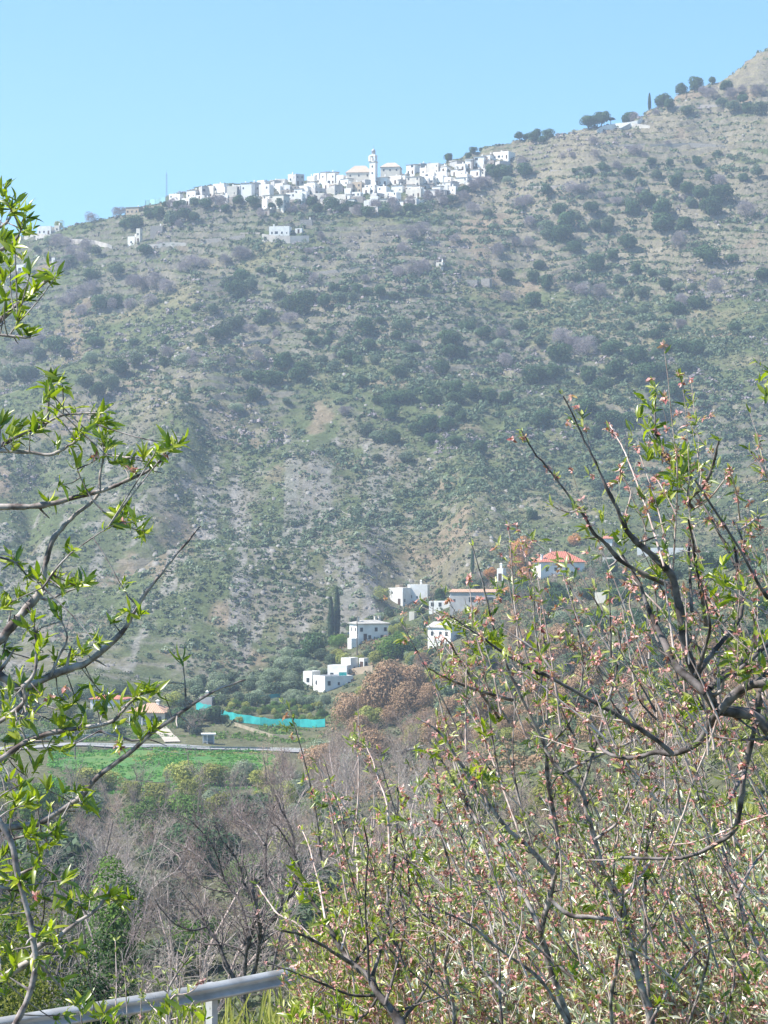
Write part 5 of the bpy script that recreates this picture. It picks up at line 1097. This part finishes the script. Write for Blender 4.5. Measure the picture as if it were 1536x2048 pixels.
    link('blossoms', blossom_mesh('blossoms', bp - off_, .012, M['petal'], g, 8), o)
left_almond()

# ------------------------------------------------------------------ right almond trees
def almond(label, Y, L, base_px, seed, leafn=30, shoots=5, thick=True, bloom=40, dk='bark', whips=0, wx=(900, 1500), wy=(1300, 1700), wl=330, tufts=()):
    g = np.random.default_rng(seed); br = []
    for t_ in L:
        pts, a, b = t_[:3]; Yo = t_[3] if len(t_) > 3 else 0
        br.append(traced(pts, Y + Yo + g.uniform(-.1, .1), a, b, Y + Yo + g.uniform(-.35, .35), .6, 4, g))
    bx = P(base_px[0], base_px[1], Y); gz = hz(bx.x, Y); off_ = np.array([bx.x, Y, gz]); s = Y / F
    o = thing('almond_tree', tuple(off_), label, 'almond tree')
    tr = [(catmull([(bx.x + .05, Y, gz - .3), (bx.x + .03, Y, (gz + bx.z) / 2), tuple(bx)], 3), np.linspace(.075, .045, 7) * (1 if thick else .5))]
    for t_ in L:
        if len(t_) > 4 and t_[4]:
            e = np.array(P(*t_[0][0], Y + t_[3])); tr.append((catmull([tuple(bx), tuple((np.array(bx) + e) / 2), tuple(e)], 3), np.linspace(t_[1] * s * 1.3, t_[1] * s, 7)))
    for k in range(whips):                       # straight shoots that rise up and to the left
        x0 = g.uniform(*wx); y0 = g.uniform(*wy); ln = g.uniform(100, wl); a = math.radians(g.normal(112, 13)); ex = x0 + ln * math.cos(a); ey = y0 - ln * math.sin(a)
        br.append(traced([(x0, y0), (x0 * .6 + ex * .4 + g.normal() * 6, y0 * .6 + ey * .4 + g.normal() * 4), (ex, ey)], Y + g.uniform(-.3, .5), 2.5, .8, None, .5, 4, g))
    big = [b for b in br if b[1][0] > 2.6 * s]; th = [b for b in br if b[1][0] <= 2.6 * s]
    sh = grow(big, shoots, (.10, .36), (25, 70), .38, (-.35, 0, .75), g, 5, .10, .15, .0010)
    tw = grow(big + th + sh, 12, (.02, .09), (45, 85), .5, (-.1, 0, .3), g, 3, .25, .1, .0007)
    V, Q = tubes([(a - off_, b) for a, b in tr], 9); link('trunk', mesh_np('trunk', V, Q, M['dbark'], True), o)
    V, Q = tubes([(a - off_, b) for a, b in big], 7); link('branches', mesh_np('branches', V, Q, M[dk], True), o)
    V, Q = tubes([(a - off_, b) for a, b in th + sh], 5); link('crown', two_mesh(V, Q, M['shoot'], *tubes([(a - off_, b) for a, b in tw], 4), M['bark']), o)
    sp_, sd_ = spurs(big + th + sh + tw[::2], leafn, g, .1); m = g.random(len(sp_))
    P1, D1, L1 = rosettes(sp_[m < .56], sd_[m < .56], 4, .030, g, .8)
    if tufts:
        allp = np.concatenate([a for a, _ in br + sh]); pr = 768 + F * allp[:, 0] / allp[:, 1]; pz = 1100 - F * allp[:, 2] / allp[:, 1]
        tp = np.array([allp[np.argmin((pr - a) ** 2 + (pz - b) ** 2)] for a, b in tufts]); tp = np.repeat(tp, 4, 0) + g.normal(size=(len(tufts) * 4, 3)) * .022
        P2, D2, L2 = rosettes(tp, unitg(len(tp), g) * .5 + np.array([0, 0, .6]), 8, .042, g, .8)
        link('foliage', leaf_mesh('foliage', P2 - off_, D2, L2, .15, M['leafL'], g), o)
    link('leaves', leaf_mesh('leaves', P1 - off_, D1, L1, .13, M['leafR'], g), o)
    link('blossoms', blossom_mesh('blossoms', sp_[(m > .56) & (m < .56 + bloom / 100)] - off_, .0125, M['petal'], g, 7), o)
    return o
A = [([(1600,1560),(1520,1440),(1440,1421),(1419,1395),(1391,1353),(1370,1283),(1359,1214),(1345,1154),(1328,1133),(1290,1098),(1258,1067),(1246,1043),(1232,1011),(1213,973),(1192,924),(1164,865),(1129,791)], 12.5, 1.4),
 ([(1412,1385),(1352,1332),(1328,1283),(1297,1217),(1276,1161),(1244,1110)], 9, 2.5), ([(1349,1175),(1300,1154),(1244,1123),(1209,1084),(1188,1067),(1171,1036),(1153,1011),(1105,948),(1066,900),(1044,861)], 5.5, 1.2), ([(1166,1011),(1140,1025),(1105,1012)], 2.2, 1.2),
 ([(1440,1421),(1480,1380),(1536,1364),(1620,1380)], 8.5, 10, 0), ([(1419,1378),(1450,1350),(1482,1325),(1500,1310)], 8, 5), ([(1440,1421),(1425,1440),(1400,1480),(1370,1500),(1345,1508),(1310,1505),(1270,1515),(1230,1512),(1205,1498),(1190,1470)], 8.5, 3),
 ([(1345,1508),(1306,1475),(1243,1435),(1163,1390),(1091,1350),(1070,1343),(1000,1301),(960,1272),(900,1232)], 5.5, 1.6), ([(1600,1300),(1536,1345),(1520,1395),(1511,1448),(1489,1542),(1480,1618),(1466,1663),(1435,1685),(1377,1712),(1314,1716),(1240,1714)], 8.5, 3),
 ([(1489,1542),(1462,1590),(1448,1612)], 4, 2), ([(1387,1018),(1380,1000),(1412,966),(1429,917),(1438,879)], 4, 2), ([(1384,1224),(1378,1109),(1380,1039),(1375,990),(1385,930)], 3.4, 1.5), ([(1412,1248),(1401,1179),(1388,1100),(1378,1040)], 4.5, 2),
 ([(1391,1353),(1412,1290),(1419,1240),(1390,1130)], 4.5, 2), ([(1391,1353),(1430,1300),(1482,1230),(1478,1150),(1465,1080),(1445,1040)], 6, 2), ([(1600,1290),(1534,1193),(1499,1144),(1482,1074),(1469,1043)], 4, 1.4), ([(1480,1040),(1473,983),(1459,938)], 2.4, 1.1), ([(1480,1060),(1500,1045),(1518,1030)], 2.4, 1.6),
 ([(1478,1150),(1450,1088),(1412,1018),(1391,983),(1349,938),(1324,908),(1312,870),(1310,830),(1312,782)], 3, 1.6), ([(1345,1154),(1352,1029),(1354,934),(1342,823),(1328,690)], 2.4, .8), ([(1328,1133),(1293,1018),(1251,906),(1220,849)], 2.6, 1.2), ([(1345,1150),(1321,1039),(1300,969),(1273,893)], 2.4, .9),
 ([(1352,1029),(1330,985),(1310,955)], 2, 1), ([(1290,1098),(1290,1053),(1262,990),(1244,940)], 2.2, 1), ([(1560,1000),(1536,955),(1502,903)], 3, 1.8), ([(1600,1230),(1534,1193),(1480,1100),(1390,960)], 4.5, 2), ([(1387,1018),(1419,997),(1447,962),(1458,945)], 2.2, 1.1),
 ([(1258,1067),(1250,1035),(1262,985),(1240,950)], 2.4, 1.2), ([(1213,973),(1238,960),(1240,935)], 1.8, 1.2), ([(1620,1480),(1560,1475),(1500,1480),(1430,1475)], 4, 2), ([(1440,1421),(1420,1480),(1395,1542),(1370,1620),(1340,1700),(1320,1750)], 2.6, 2.2), ([(1600,1250),(1536,1290),(1490,1330),(1470,1350)], 5, 4),
 ([(1620,760),(1560,765),(1530,770)], 3, 2), ([(1620,1120),(1560,1010),(1540,1000)], 3, 1.6), ([(1536,1480),(1480,1440),(1430,1400),(1415,1380)], 2.4, 2), ([(1600,1640),(1536,1630),(1400,1680),(1330,1690)], 2.6, 1.2)]
almond('almond tree with thick dark forked limbs entering from the right edge', 5.6, A, (1660, 1640), 51, 21, 5, dk='dbark', whips=40, wx=(1180, 1600), wy=(1230, 1520), wl=250, tufts=[(1312,790),(1310,845),(1320,890),(1330,905),(1385,915),(1400,935),(1360,960),(1450,1160),(1470,1180),(1430,1170),(1490,1340),(1500,1320),(1330,1050),(1240,1040),(1530,770),(1330,1130),(1360,990),(1500,1300),(1380,1400)])
Cc = [([(1301,2120),(1301,2047),(1283,1975),(1265,1913),(1252,1855),(1239,1801),(1207,1743),(1189,1680),(1172,1618),(1163,1582),(1127,1547),(1100,1515),(1082,1480)], 9, 3, 0, True), ([(1150,2120),(1136,2047),(1118,1989),(1091,1899),(1082,1864),(1098,1797),(1107,1752),(1116,1698),(1105,1618),(1093,1542),(1091,1497),(1060,1430),(1020,1350),(985,1250),(965,1165),(942,1089)], 8, 1.3, .3, True),
 ([(1107,1748),(1060,1698),(1020,1663),(997,1636),(957,1582),(917,1520),(877,1462),(840,1440)], 5.5, 2), ([(1082,1864),(1047,1788),(1015,1734),(993,1685),(953,1640),(930,1591),(908,1529),(890,1470)], 5.5, 2), ([(1320,2120),(1300,2010),(1290,1900),(1290,1800),(1290,1698),(1299,1618),(1297,1537),(1290,1480)], 4.5, 2, .4, True),
 ([(1230,2100),(1221,2006),(1234,1926),(1241,1863),(1245,1780)], 4, 2.2, .2, True), ([(900,2120),(908,2020),(890,1944),(897,1886),(901,1797),(899,1734),(880,1660),(877,1573),(860,1500)], 4.5, 1.4, .5, True), ([(1010,2120),(1000,2000),(997,1908),(979,1841),(979,1738),(960,1640),(950,1560)], 3.5, 1.4, .6, True),
 ([(1060,1430),(1042,1330),(1031,1220),(1023,1120),(1017,1043)], 2.6, 1.1), ([(1094,1440),(1094,1330),(1085,1262),(1060,1150),(1031,1048)], 2.6, 1), ([(1073,1400),(1059,1332),(1030,1230),(1017,1154)], 2.4, 1.1), ([(1163,1582),(1200,1460),(1241,1287),(1200,1220),(1164,1154),(1137,1120)], 3, 1.2),
 ([(1025,1400),(980,1388),(934,1374),(889,1355),(859,1337)], 3.6, 1.6), ([(889,1350),(878,1310),(869,1272)], 1.8, 1.2), ([(999,1438),(964,1389),(931,1337),(902,1290),(889,1275)], 3, 1.4), ([(908,1470),(889,1438),(872,1376),(853,1330)], 2.2, 1.1), ([(1091,1497),(1140,1440),(1165,1340),(1150,1230),(1136,1160)], 3, 1.2), ([(1127,1547),(1180,1520),(1250,1490),(1300,1465)], 3, 2),
 ([(1189,1680),(1240,1640),(1268,1580),(1290,1520)], 3.4, 1.6), ([(1239,1801),(1290,1740),(1310,1690)], 3, 2), ([(1098,1797),(1140,1830),(1190,1835),(1240,1840)], 4.5, 5), ([(1265,1913),(1310,1850),(1340,1790),(1352,1740)], 3.4, 1.6), ([(1136,2047),(1080,1960),(1000,1900),(940,1850),(880,1820),(838,1800)], 4, 1.4), ([(1301,2047),(1350,1960),(1400,1900),(1440,1880)], 3, 1.6),
 ([(1500,2120),(1560,1990),(1520,1904),(1498,1854),(1475,1797),(1457,1738),(1435,1671),(1408,1604),(1395,1542)], 7, 2, .2, True), ([(1475,1797),(1500,1740),(1530,1700)], 4, 2), ([(1350,2120),(1400,1980),(1420,1880),(1400,1800),(1380,1720)], 3.6, 1.2, .4, True), ([(1420,2120),(1460,2010),(1470,1930),(1440,1830),(1405,1760)], 3.6, 1.2, .5, True),
 ([(1050,1700),(1000,1560),(960,1460),(925,1400)], 2.4, 1), ([(1250,1855),(1180,1740),(1130,1660),(1080,1590)], 2.6, 1.2), ([(1150,1960),(1060,1880),(1000,1800),(960,1740)], 2.6, 1.2), ([(1290,1900),(1200,1780),(1150,1730)], 2.6, 1.2), ([(1380,1990),(1300,1920),(1230,1880)], 2.6, 1.4), ([(1010,1990),(930,1900),(870,1850)], 2.6, 1.2)]
almond('almond tree of many tall pale shoots rising in the lower right centre', 6.6, Cc, (1240, 2180), 52, 20, 5.5, dk='bark', whips=140, wx=(930, 1600), wy=(1300, 1980), tufts=[(1260,1740),(1290,1750),(1240,1770),(1275,1720),(980,1290),(1000,1280),(1150,1960),(1170,1980),(940,1290),(1080,1390),(970,1470),(1130,1400),(900,1260),(1500,1960),(1480,2000),(1350,1990),(1060,1290),(1185,1820),(960,1560),(860,1480)])
Bb = [([(830,2120),(800,2046),(758,1991),(738,1955),(706,1929),(683,1900),(651,1845),(628,1809),(599,1766),(566,1724)], 10, 2, 0, True), ([(706,1929),(670,1906),(634,1884),(600,1868),(560,1860)], 4, 1.8), ([(634,1884),(595,1848),(556,1828),(535,1800),(514,1770)], 2.6, 1.3),
 ([(745,1952),(761,1903),(774,1848),(781,1789),(787,1734),(794,1659),(795,1604),(795,1574)], 4.6, 1.8), ([(779,1708),(774,1610),(758,1561),(742,1512),(725,1483)], 2.4, 1), ([(774,1848),(776,1760),(778,1700),(779,1666)], 2.6, 1.6), ([(900,1884),(830,1828),(800,1790)], 2.6, 1.2), ([(900,1783),(865,1753),(800,1711),(770,1690)], 2.6, 1.2),
 ([(758,1991),(700,1990),(640,1965),(590,1945),(530,1925)], 3.4, 1.4), ([(770,2010),(790,1940),(810,1850),(800,1780),(805,1720)], 3.4, 1.4), ([(651,1845),(640,1780),(620,1700),(600,1650)], 2.4, 1.1), ([(683,1900),(700,1830),(715,1760),(710,1680)], 2.6, 1.2), ([(738,1955),(735,1880),(730,1800),(735,1700),(728,1650)], 2.8, 1.2), ([(800,2046),(850,1980),(870,1900),(860,1820),(830,1760)], 4, 1.5),
 ([(758,1991),(730,2030),(690,2040),(640,2020)], 3, 1.6), ([(706,1929),(745,1880),(800,1840),(850,1830)], 3, 1.3), ([(780,2030),(830,2010),(890,1990),(950,1985)], 3, 1.3)]
almond('small almond tree with a forked dark stem in the bottom centre', 7.4, Bb, (835, 2160), 53, 24, 6, False, 24, tufts=[(640,1845),(660,1850),(700,1830),(820,1760),(800,1600),(780,1640),(600,1790),(690,2000),(750,1850),(830,1700),(620,1780),(590,1760)], dk='dbark', whips=26, wx=(620, 950), wy=(1650, 2050))
Sl = [([(336,2120),(334,2045),(335,1985),(352,1952),(370,1925),(392,1902)], 3.4, 1.2, 0, True), ([(334,1985),(312,1968),(280,1955),(258,1935)], 1.8, .9), ([(352,2120),(356,2010),(362,1950),(372,1900),(385,1868)], 1.8, .9, .1, True), ([(232,2120),(231,2040),(233,1960),(230,1880)], 1.6, .9, .2, True), ([(283,2120),(281,2030),(284,1960),(280,1920)], 1.6, .9, .2, True), ([(252,2120),(254,2040),(250,1960),(243,1900)], 1.5, .8, .1, True),
  ([(335,2010),(350,1990),(380,1985),(405,1960)], 1.6, .8), ([(334,2045),(310,2020),(290,2000)], 1.6, .8), ([(340,2040),(365,2030),(390,2000)], 1.6, .8)]
almond('thin young almond sapling growing in front of the guardrail', 8.5, Sl, (330, 2200), 54, 42, 2, False, 3)
def sprout(cl, Y, lab, seed):
    g = np.random.default_rng(seed); a = cl[len(cl) // 2]; b = P(a[0], 2200, Y); gz = hz(b.x, Y); off_ = np.array([b.x, Y, gz]); o = thing('almond_shoot', tuple(off_), lab, 'leafy shoot')
    br = []
    for q in cl: e = P(q[0], q[1], Y + g.uniform(-.15, .15)); br.append((catmull([(b.x, Y, gz - .05), (b.x * .4 + e.x * .6, Y, (gz + e.z) / 2), tuple(e)], 4), np.linspace(.005, .0015, 9)))
    V, Q = tubes([(p - off_, r) for p, r in br], 5); link('stems', mesh_np('stems', V, Q, M['bark'], True), o)
    pos = np.array([p[-1] for p, r in br] + [p[-2] for p, r in br]); P1, D1, L1 = rosettes(pos, np.tile([0, -.1, 1.], (len(pos), 1)), 9, .045, g, .8)
    link('leaves', leaf_mesh('leaves', P1 - off_, D1, L1, .14, M['leafL'], g), o)
sprout([(200,2030),(225,2040),(160,2020),(340,2025),(365,2035),(385,2020),(320,2040),(410,2035)], 5.2, 'bright leafy almond shoots at the bottom edge below the guardrail', 61)
sprout([(600,2035),(625,2020),(650,2030),(675,2005),(690,2025),(660,2042),(710,2035),(585,2042)], 5.2, 'bright leafy almond shoots at the bottom edge right of the guardrail', 62)

# ------------------------------------------------------------------ dense silvery bushes on the bank
def bush(pxc, top, wpx, Y, mat, seed, label, nspr, leafL=.05, dep=1.3, bl=.12, floor_=None):
    g = np.random.default_rng(seed); s = Y / F; cx = P(pxc, 1500, Y).x; hw = wpx * s / 2; zt = P(pxc, top, Y).z
    gz = hz(cx, Y); off_ = np.array([cx, Y, gz]); o = thing('olive_bush', tuple(off_), label, 'bush')
    H_ = zt - gz; stems = []
    for k in range(64):
        a = g.uniform(-1, 1); b = g.uniform(-1, 1); f = (1 - .55 * a * a) * g.uniform(.7, 1.03)
        e = np.array([a * hw - .15, b * dep * .8, H_ * f]); st = np.array([a * hw * .45 + .1, b * dep * .3, -.2]); m = (st * .5 + e * .5) + g.normal(size=3) * .08
        stems.append((catmull([tuple(st), tuple(m), tuple(e)], 4), np.linspace(.011, .0025, 9)))
    tw = grow(stems, 22, (.15, .6), (15, 50), .45, (-.35, 0, .75), g, 5, .10, .15, .0022)
    sp_, sd_ = spurs(tw + stems, nspr, g, .15)
    keep = sp_[:, 2] > (0.05 if floor_ is None else floor_); sp_, sd_ = sp_[keep], sd_[keep]
    V, Q = tubes(stems + tw, 4); link('stems', mesh_np('stems', V, Q, M['shoot'], True), o)
    P1 = np.repeat(sp_, 2, 0); D1 = np.repeat(sd_, 2, 0) * .7 + unitg(len(P1), g) * .7 + np.array([-.15, 0, .3]); m = g.random(len(P1))
    link('leaves', leaf_mesh('leaves', P1[m < .68], D1[m < .68], leafL * (.5 + .7 * g.random(len(P1)))[m < .68], .095, M[mat], g, True), o)
    link('fresh_leaves', leaf_mesh('fresh_leaves', P1[m > .68], D1[m > .68], leafL * .8 * (.5 + .7 * g.random(len(P1)))[m > .68], .15, M['leafR'], g, True), o)
    q = g.random(len(sp_)) < bl; link('blossoms', blossom_mesh('blossoms', sp_[q], .019, M['petal'], g, 5), o)
BU = [(790,1730,280,14,'leafR','green-leaved bush at the left end of the bank thicket, above the forked stem'), (950,1650,420,13.5,'leafS','pale bush in the bank thicket directly under the brown trees'), (1170,1590,420,13,'leafS','silvery bush in the middle of the bank thicket'),
 (1400,1590,420,12.5,'leafS','silvery bush under the thick right limb'), (1600,1640,380,12.5,'leafS','silvery bush at the right edge beside the pale road'), (735,1880,200,11,'leafR','low bush covering the right end of the guardrail'), (830,1780,420,10.5,'leafR','bush with green and orange tips in the bottom centre'),
 (1080,1760,420,10,'leafS','bush with many orange petals in front of the thicket'), (1340,1780,420,9.8,'leafS','lower silvery bush right of the centre trunk'), (1580,1800,360,9.8,'leafS','lower silvery bush at the bottom right corner')]
for k, (a, b, w, Yb, mt_, lab) in enumerate(BU): bush(a, b, w, Yb, mt_, 70 + k, lab, 17, .060 if mt_ == 'leafS' else .052, bl=.60)

# ------------------------------------------------------------------ bare dark tree behind the guardrail
def traced_bare(label, Y, L, base_px, seed, mat, lv=(6, 8, 10), ln=((.5, 1.3), (.25, .8), (.12, .4)), name='bare_tree'):
    g = np.random.default_rng(seed); br = [traced(p, Y, a, b, Y + g.uniform(-1.2, 1.2), 1.0, 3, g) for p, a, b in L]; b = P(*base_px, Y); gz = hz(b.x, Y); off_ = np.array([b.x, Y, gz])
    tr = [(catmull([(b.x, Y, gz - .4), (b.x + .05, Y, (gz + b.z) / 2), tuple(b)], 3), np.linspace(.11, .07, 7))]
    for p, r0, _ in L[:3]:
        if p[0][1] > base_px[1] - 60: e = np.array(P(*p[0], Y)); tr.append((np.array([tuple(b), tuple(e)]), np.array([.06, r0 * Y / F])))
    l1 = grow(br, lv[0], ln[0], (20, 60), .5, (0, 0, .5), g, 6, .22, .15, .006); l2 = grow(l1 + br, lv[1], ln[1], (20, 60), .5, (0, 0, .4), g, 5, .22, .2, .0045); l3 = grow(l2, lv[2], ln[2], (20, 60), .6, (0, 0, .3), g, 4, .2, .2, .0032)
    o = thing(name, tuple(off_), label, 'tree')
    V, Q = tubes([(p - off_, r) for p, r in tr + br], 6); link('trunk', mesh_np('trunk', V, Q, M['dbark'], True), o)
    V, Q = tubes([(p - off_, r) for p, r in l1 + l2 + l3], 3); link('crown', mesh_np('crown', V, Q, mat), o)
M['twigd'] = plain('dark_twigs', (.16, .125, .115), c2=(.26, .21, .20), scale=2)
M['twigl'] = plain('pale_twigs', (.30, .25, .215), c2=(.44, .38, .33), scale=2)
traced_bare('dark bare tree with twisting stems just behind the guardrail', 38, [([(488,1960),(490,1920),(498,1877),(512,1825),(504,1786)], 6, 4), ([(510,1940),(520,1871),(514,1825)], 4.5, 3.5), ([(455,1935),(432,1880),(413,1854),(395,1820),(370,1800)], 4.5, 2), ([(498,1877),(481,1809),(449,1763),(426,1740),(400,1714),(360,1690),(325,1678)], 4, 1.3),
  ([(504,1786),(488,1766),(481,1734),(455,1692),(446,1682),(430,1650)], 3, 1.2), ([(512,1825),(504,1757),(527,1773),(533,1730),(530,1688),(543,1626),(556,1600)], 3.2, 1.2), ([(530,1690),(507,1659),(478,1633),(462,1600)], 2.6, 1.1), ([(520,1871),(560,1820),(602,1750),(589,1708),(585,1662),(563,1617),(553,1590)], 4, 1.2), ([(504,1786),(470,1766),(455,1764)], 2, 1), ([(589,1708),(560,1660),(540,1640)], 2, 1),
  ([(449,1763),(430,1700),(400,1660),(380,1640)], 2.2, 1), ([(413,1854),(380,1860),(340,1840),(310,1800)], 2.4, 1)], (488, 1990), 81, M['twigd'])
def free_bare(px, top, Y, seed, mat, label, lean=0.0, base=None):
    g = np.random.default_rng(seed); bx = P(px, 1500, Y).x; gz = hz(bx, Y); zt = P(px, top, Y).z; H_ = (zt - gz) / .95
    st, tw = bare_parts(g, H_, g.uniform(-.12, .12), .8)
    o = thing('bare_tree', (bx, Y, gz), label, 'tree'); V, Q = tubes(st, 6); link('trunk', mesh_np('trunk', V, Q, M['dbark'] if mat == M['twigd'] else M['shoot'], True), o)
    V, Q = tubes(tw, 3); link('crown', mesh_np('crown', V, Q, mat), o)
FB = [(300,1780,75,M['twigl'],'pale leafless tree left of the dark twisting tree'), (180,1640,170,M['twigl'],'tall pale leafless tree below the left end of the field'), (265,1590,200,M['twigl'],'slender pale leafless tree below the middle of the field'), (390,1640,120,M['twigl'],'pale leafless tree directly behind the dark twisting tree'),
 (680,1460,330,M['twigl'],'white-barked leafless tree right of the valley road end'), (560,1540,200,M['twigl'],'leafless tree right below the silvery olives of the field'), (640,1600,110,M['twigd'],'dark leafless tree above the right end of the guardrail'), (735,1560,160,M['twigl'],'leafless tree behind the upright petal-topped shoot'), (830,1500,240,M['twigl'],'leafless tree at the foot of the brown thicket'),
 (240,1800,60,M['twigd'],'dark low leafless tree behind the guardrail at left'), (1100,1140,620,M['twigl'],'tall white-stemmed tree in front of the red-roofed villa'), (1075,1180,600,M['twigl'],'shorter white-stemmed tree left of the red-roofed villa'), (1350,1400,150,M['twigl'],'pale upright tree under the thick right limb'), (100,1560,150,M['twigd'],'dark leafless tree behind the left almond leaves')]
for k, (a, b, Yb, mt_, lab) in enumerate(FB): free_bare(a, b, Yb, 90 + k, mt_, lab)
def evergreen_near(px, top, wpx, Y, label, seed, mat):
    g = np.random.default_rng(seed); s = Y / F; c = P(px, top, Y); gz = hz(c.x, Y); Hh = c.z - gz; n = 9000; rx = wpx * s / 2
    global rng; p, d = lobes_pts(n, rx, Hh * .48, 12, Hh * .52); V, Q = tri_leaves(p, d, 4.2 * s, 1.0, .7)
    o = thing('evergreen_tree', (c.x, Y, gz), label, 'tree'); link('crown', mesh_np('crown', V, Q, M[mat]), o); V, Q = tubes([(np.array([(0, 0, -.5), (0, 0, Hh * .5)]), np.array([.15, .08]))], 6); link('trunk', mesh_np('trunk', V, Q, M['dbark'], True), o)
M['ydark'] = folm('golden_green_leaves', (.10, .12, .03), (.22, .22, .06), .25, 0)
evergreen_near(70, 1690, 330, 42, 'golden-green evergreen behind the leaves at the lower left', 111, 'ydark')
evergreen_near(-60, 1640, 300, 48, 'dark evergreen at the left edge behind the almond leaves', 112, 'oak')
evergreen_near(180, 1850, 200, 46, 'small dark evergreen just above the left part of the guardrail', 113, 'oak')
evergreen_near(230, 1690, 160, 110, 'dark green round tree on the valley floor below the field', 114, 'green')

# ------------------------------------------------------------------ guardrail beside the near road
def guardrail():
    line = [(a, b) for a, b in RAIL if -30 < a < 4]; c = catmull([(a, b, 0) for a, b in line], 10); t = np.gradient(c[:, :2], axis=0); t /= np.linalg.norm(t, axis=1)[:, None]; nr = np.stack([t[:, 1], -t[:, 0]], 1)
    prof = [(0, 0), (.015, .02), (.10, .055), (.10, .085), (.01, .14), (.01, .17), (.10, .225), (.10, .255), (.015, .29), (0, .31), (-.006, .31), (.008, .285), (.093, .25), (.093, .23), (.003, .172), (.003, .138), (.093, .080), (.093, .060), (.008, .025), (-.006, 0)]
    z0 = -6.5 + .66; m = len(prof); o0 = c[len(c) // 2]; off_ = np.array([o0[0], o0[1], -6.5]); V = []
    for p, n_ in zip(c, nr):
        for a, z in prof: V.append((p[0] + n_[0] * a, p[1] + n_[1] * a, z0 + .075 + z * .76))
    V = np.array(V) - off_; k = len(c); i = np.arange(k - 1)[:, None] * m + np.arange(m)[None]; j = np.arange(k - 1)[:, None] * m + (np.arange(m)[None] + 1) % m
    Q = np.stack([i, j, j + m, i + m], -1).reshape(-1, 4); o = thing('guardrail', tuple(off_), 'galvanised steel guardrail running across the lower left above the valley', 'guardrail')
    link('beam', mesh_np('beam', V, Q, M['metal'], False), o)
    L = np.concatenate([[0], np.cumsum(np.linalg.norm(np.diff(c[:, :2], axis=0), axis=1))]); s = 1.0
    while s < L[-1]:
        x = np.interp(s, L, c[:, 0]); y = np.interp(s, L, c[:, 1]); tx = np.interp(s, L, t[:, 0]); ty = np.interp(s, L, t[:, 1])
        p = MB().box(-.05, .05, .01, .13, -1.2, .95).build('post', M['metal'], o, (x - off_[0], y - off_[1], 0)); p.rotation_euler = (0, 0, math.atan2(ty, tx)); s += 4.0
guardrail()
# grass and weeds of the verge
def grass(name, n, fn, h, mat, seed, w=.006):
    g = np.random.default_rng(seed); x, y = fn(g, n); z = H(x, y); n = len(x); pos = np.stack([x, y, z - .02], 1); d = g.normal(size=(n, 3)) * .35 + np.array([0, 0, 1.])
    tag(link(name, leaf_mesh(name, pos, d, h * (.5 + .8 * g.random(n)), w, mat, g, True, .4)), None, None, None, 'stuff')
def verge(g, n):
    x = g.uniform(-16, 9, n); y = g.uniform(16, 62, n); d = rail_d(x, y); k = (d > .2) & (d < 7); return x[k], y[k]
def bankg(g, n):
    x = g.uniform(-4, 8, n); y = g.uniform(4, 34, n); d = rail_d(x, y); k = (d < -8.2) & (np.abs(x) < .2 * y + .8); return x[k], y[k]
grass('verge_grass', 60000, verge, .9, M['yellow'], 121, .02)
grass('bank_grass', 90000, bankg, .35, M['leafR'], 122, .03)

# ------------------------------------------------------------------ air
def haze():
    mb = MB().box(-620, 620, -42, 2320, -75, 420); m, t = nt('haze'); v = N(t, 'ShaderNodeVolumePrincipled'); v.inputs['Color'].default_value = (.72, .84, 1.0, 1); v.inputs['Density'].default_value = 0.00023; v.inputs['Anisotropy'].default_value = 0.2
    o = N(t, 'ShaderNodeOutputMaterial'); t.links.new(v.outputs[0], o.inputs['Volume']); tag(mb.build('haze', m), kind='stuff')
haze()
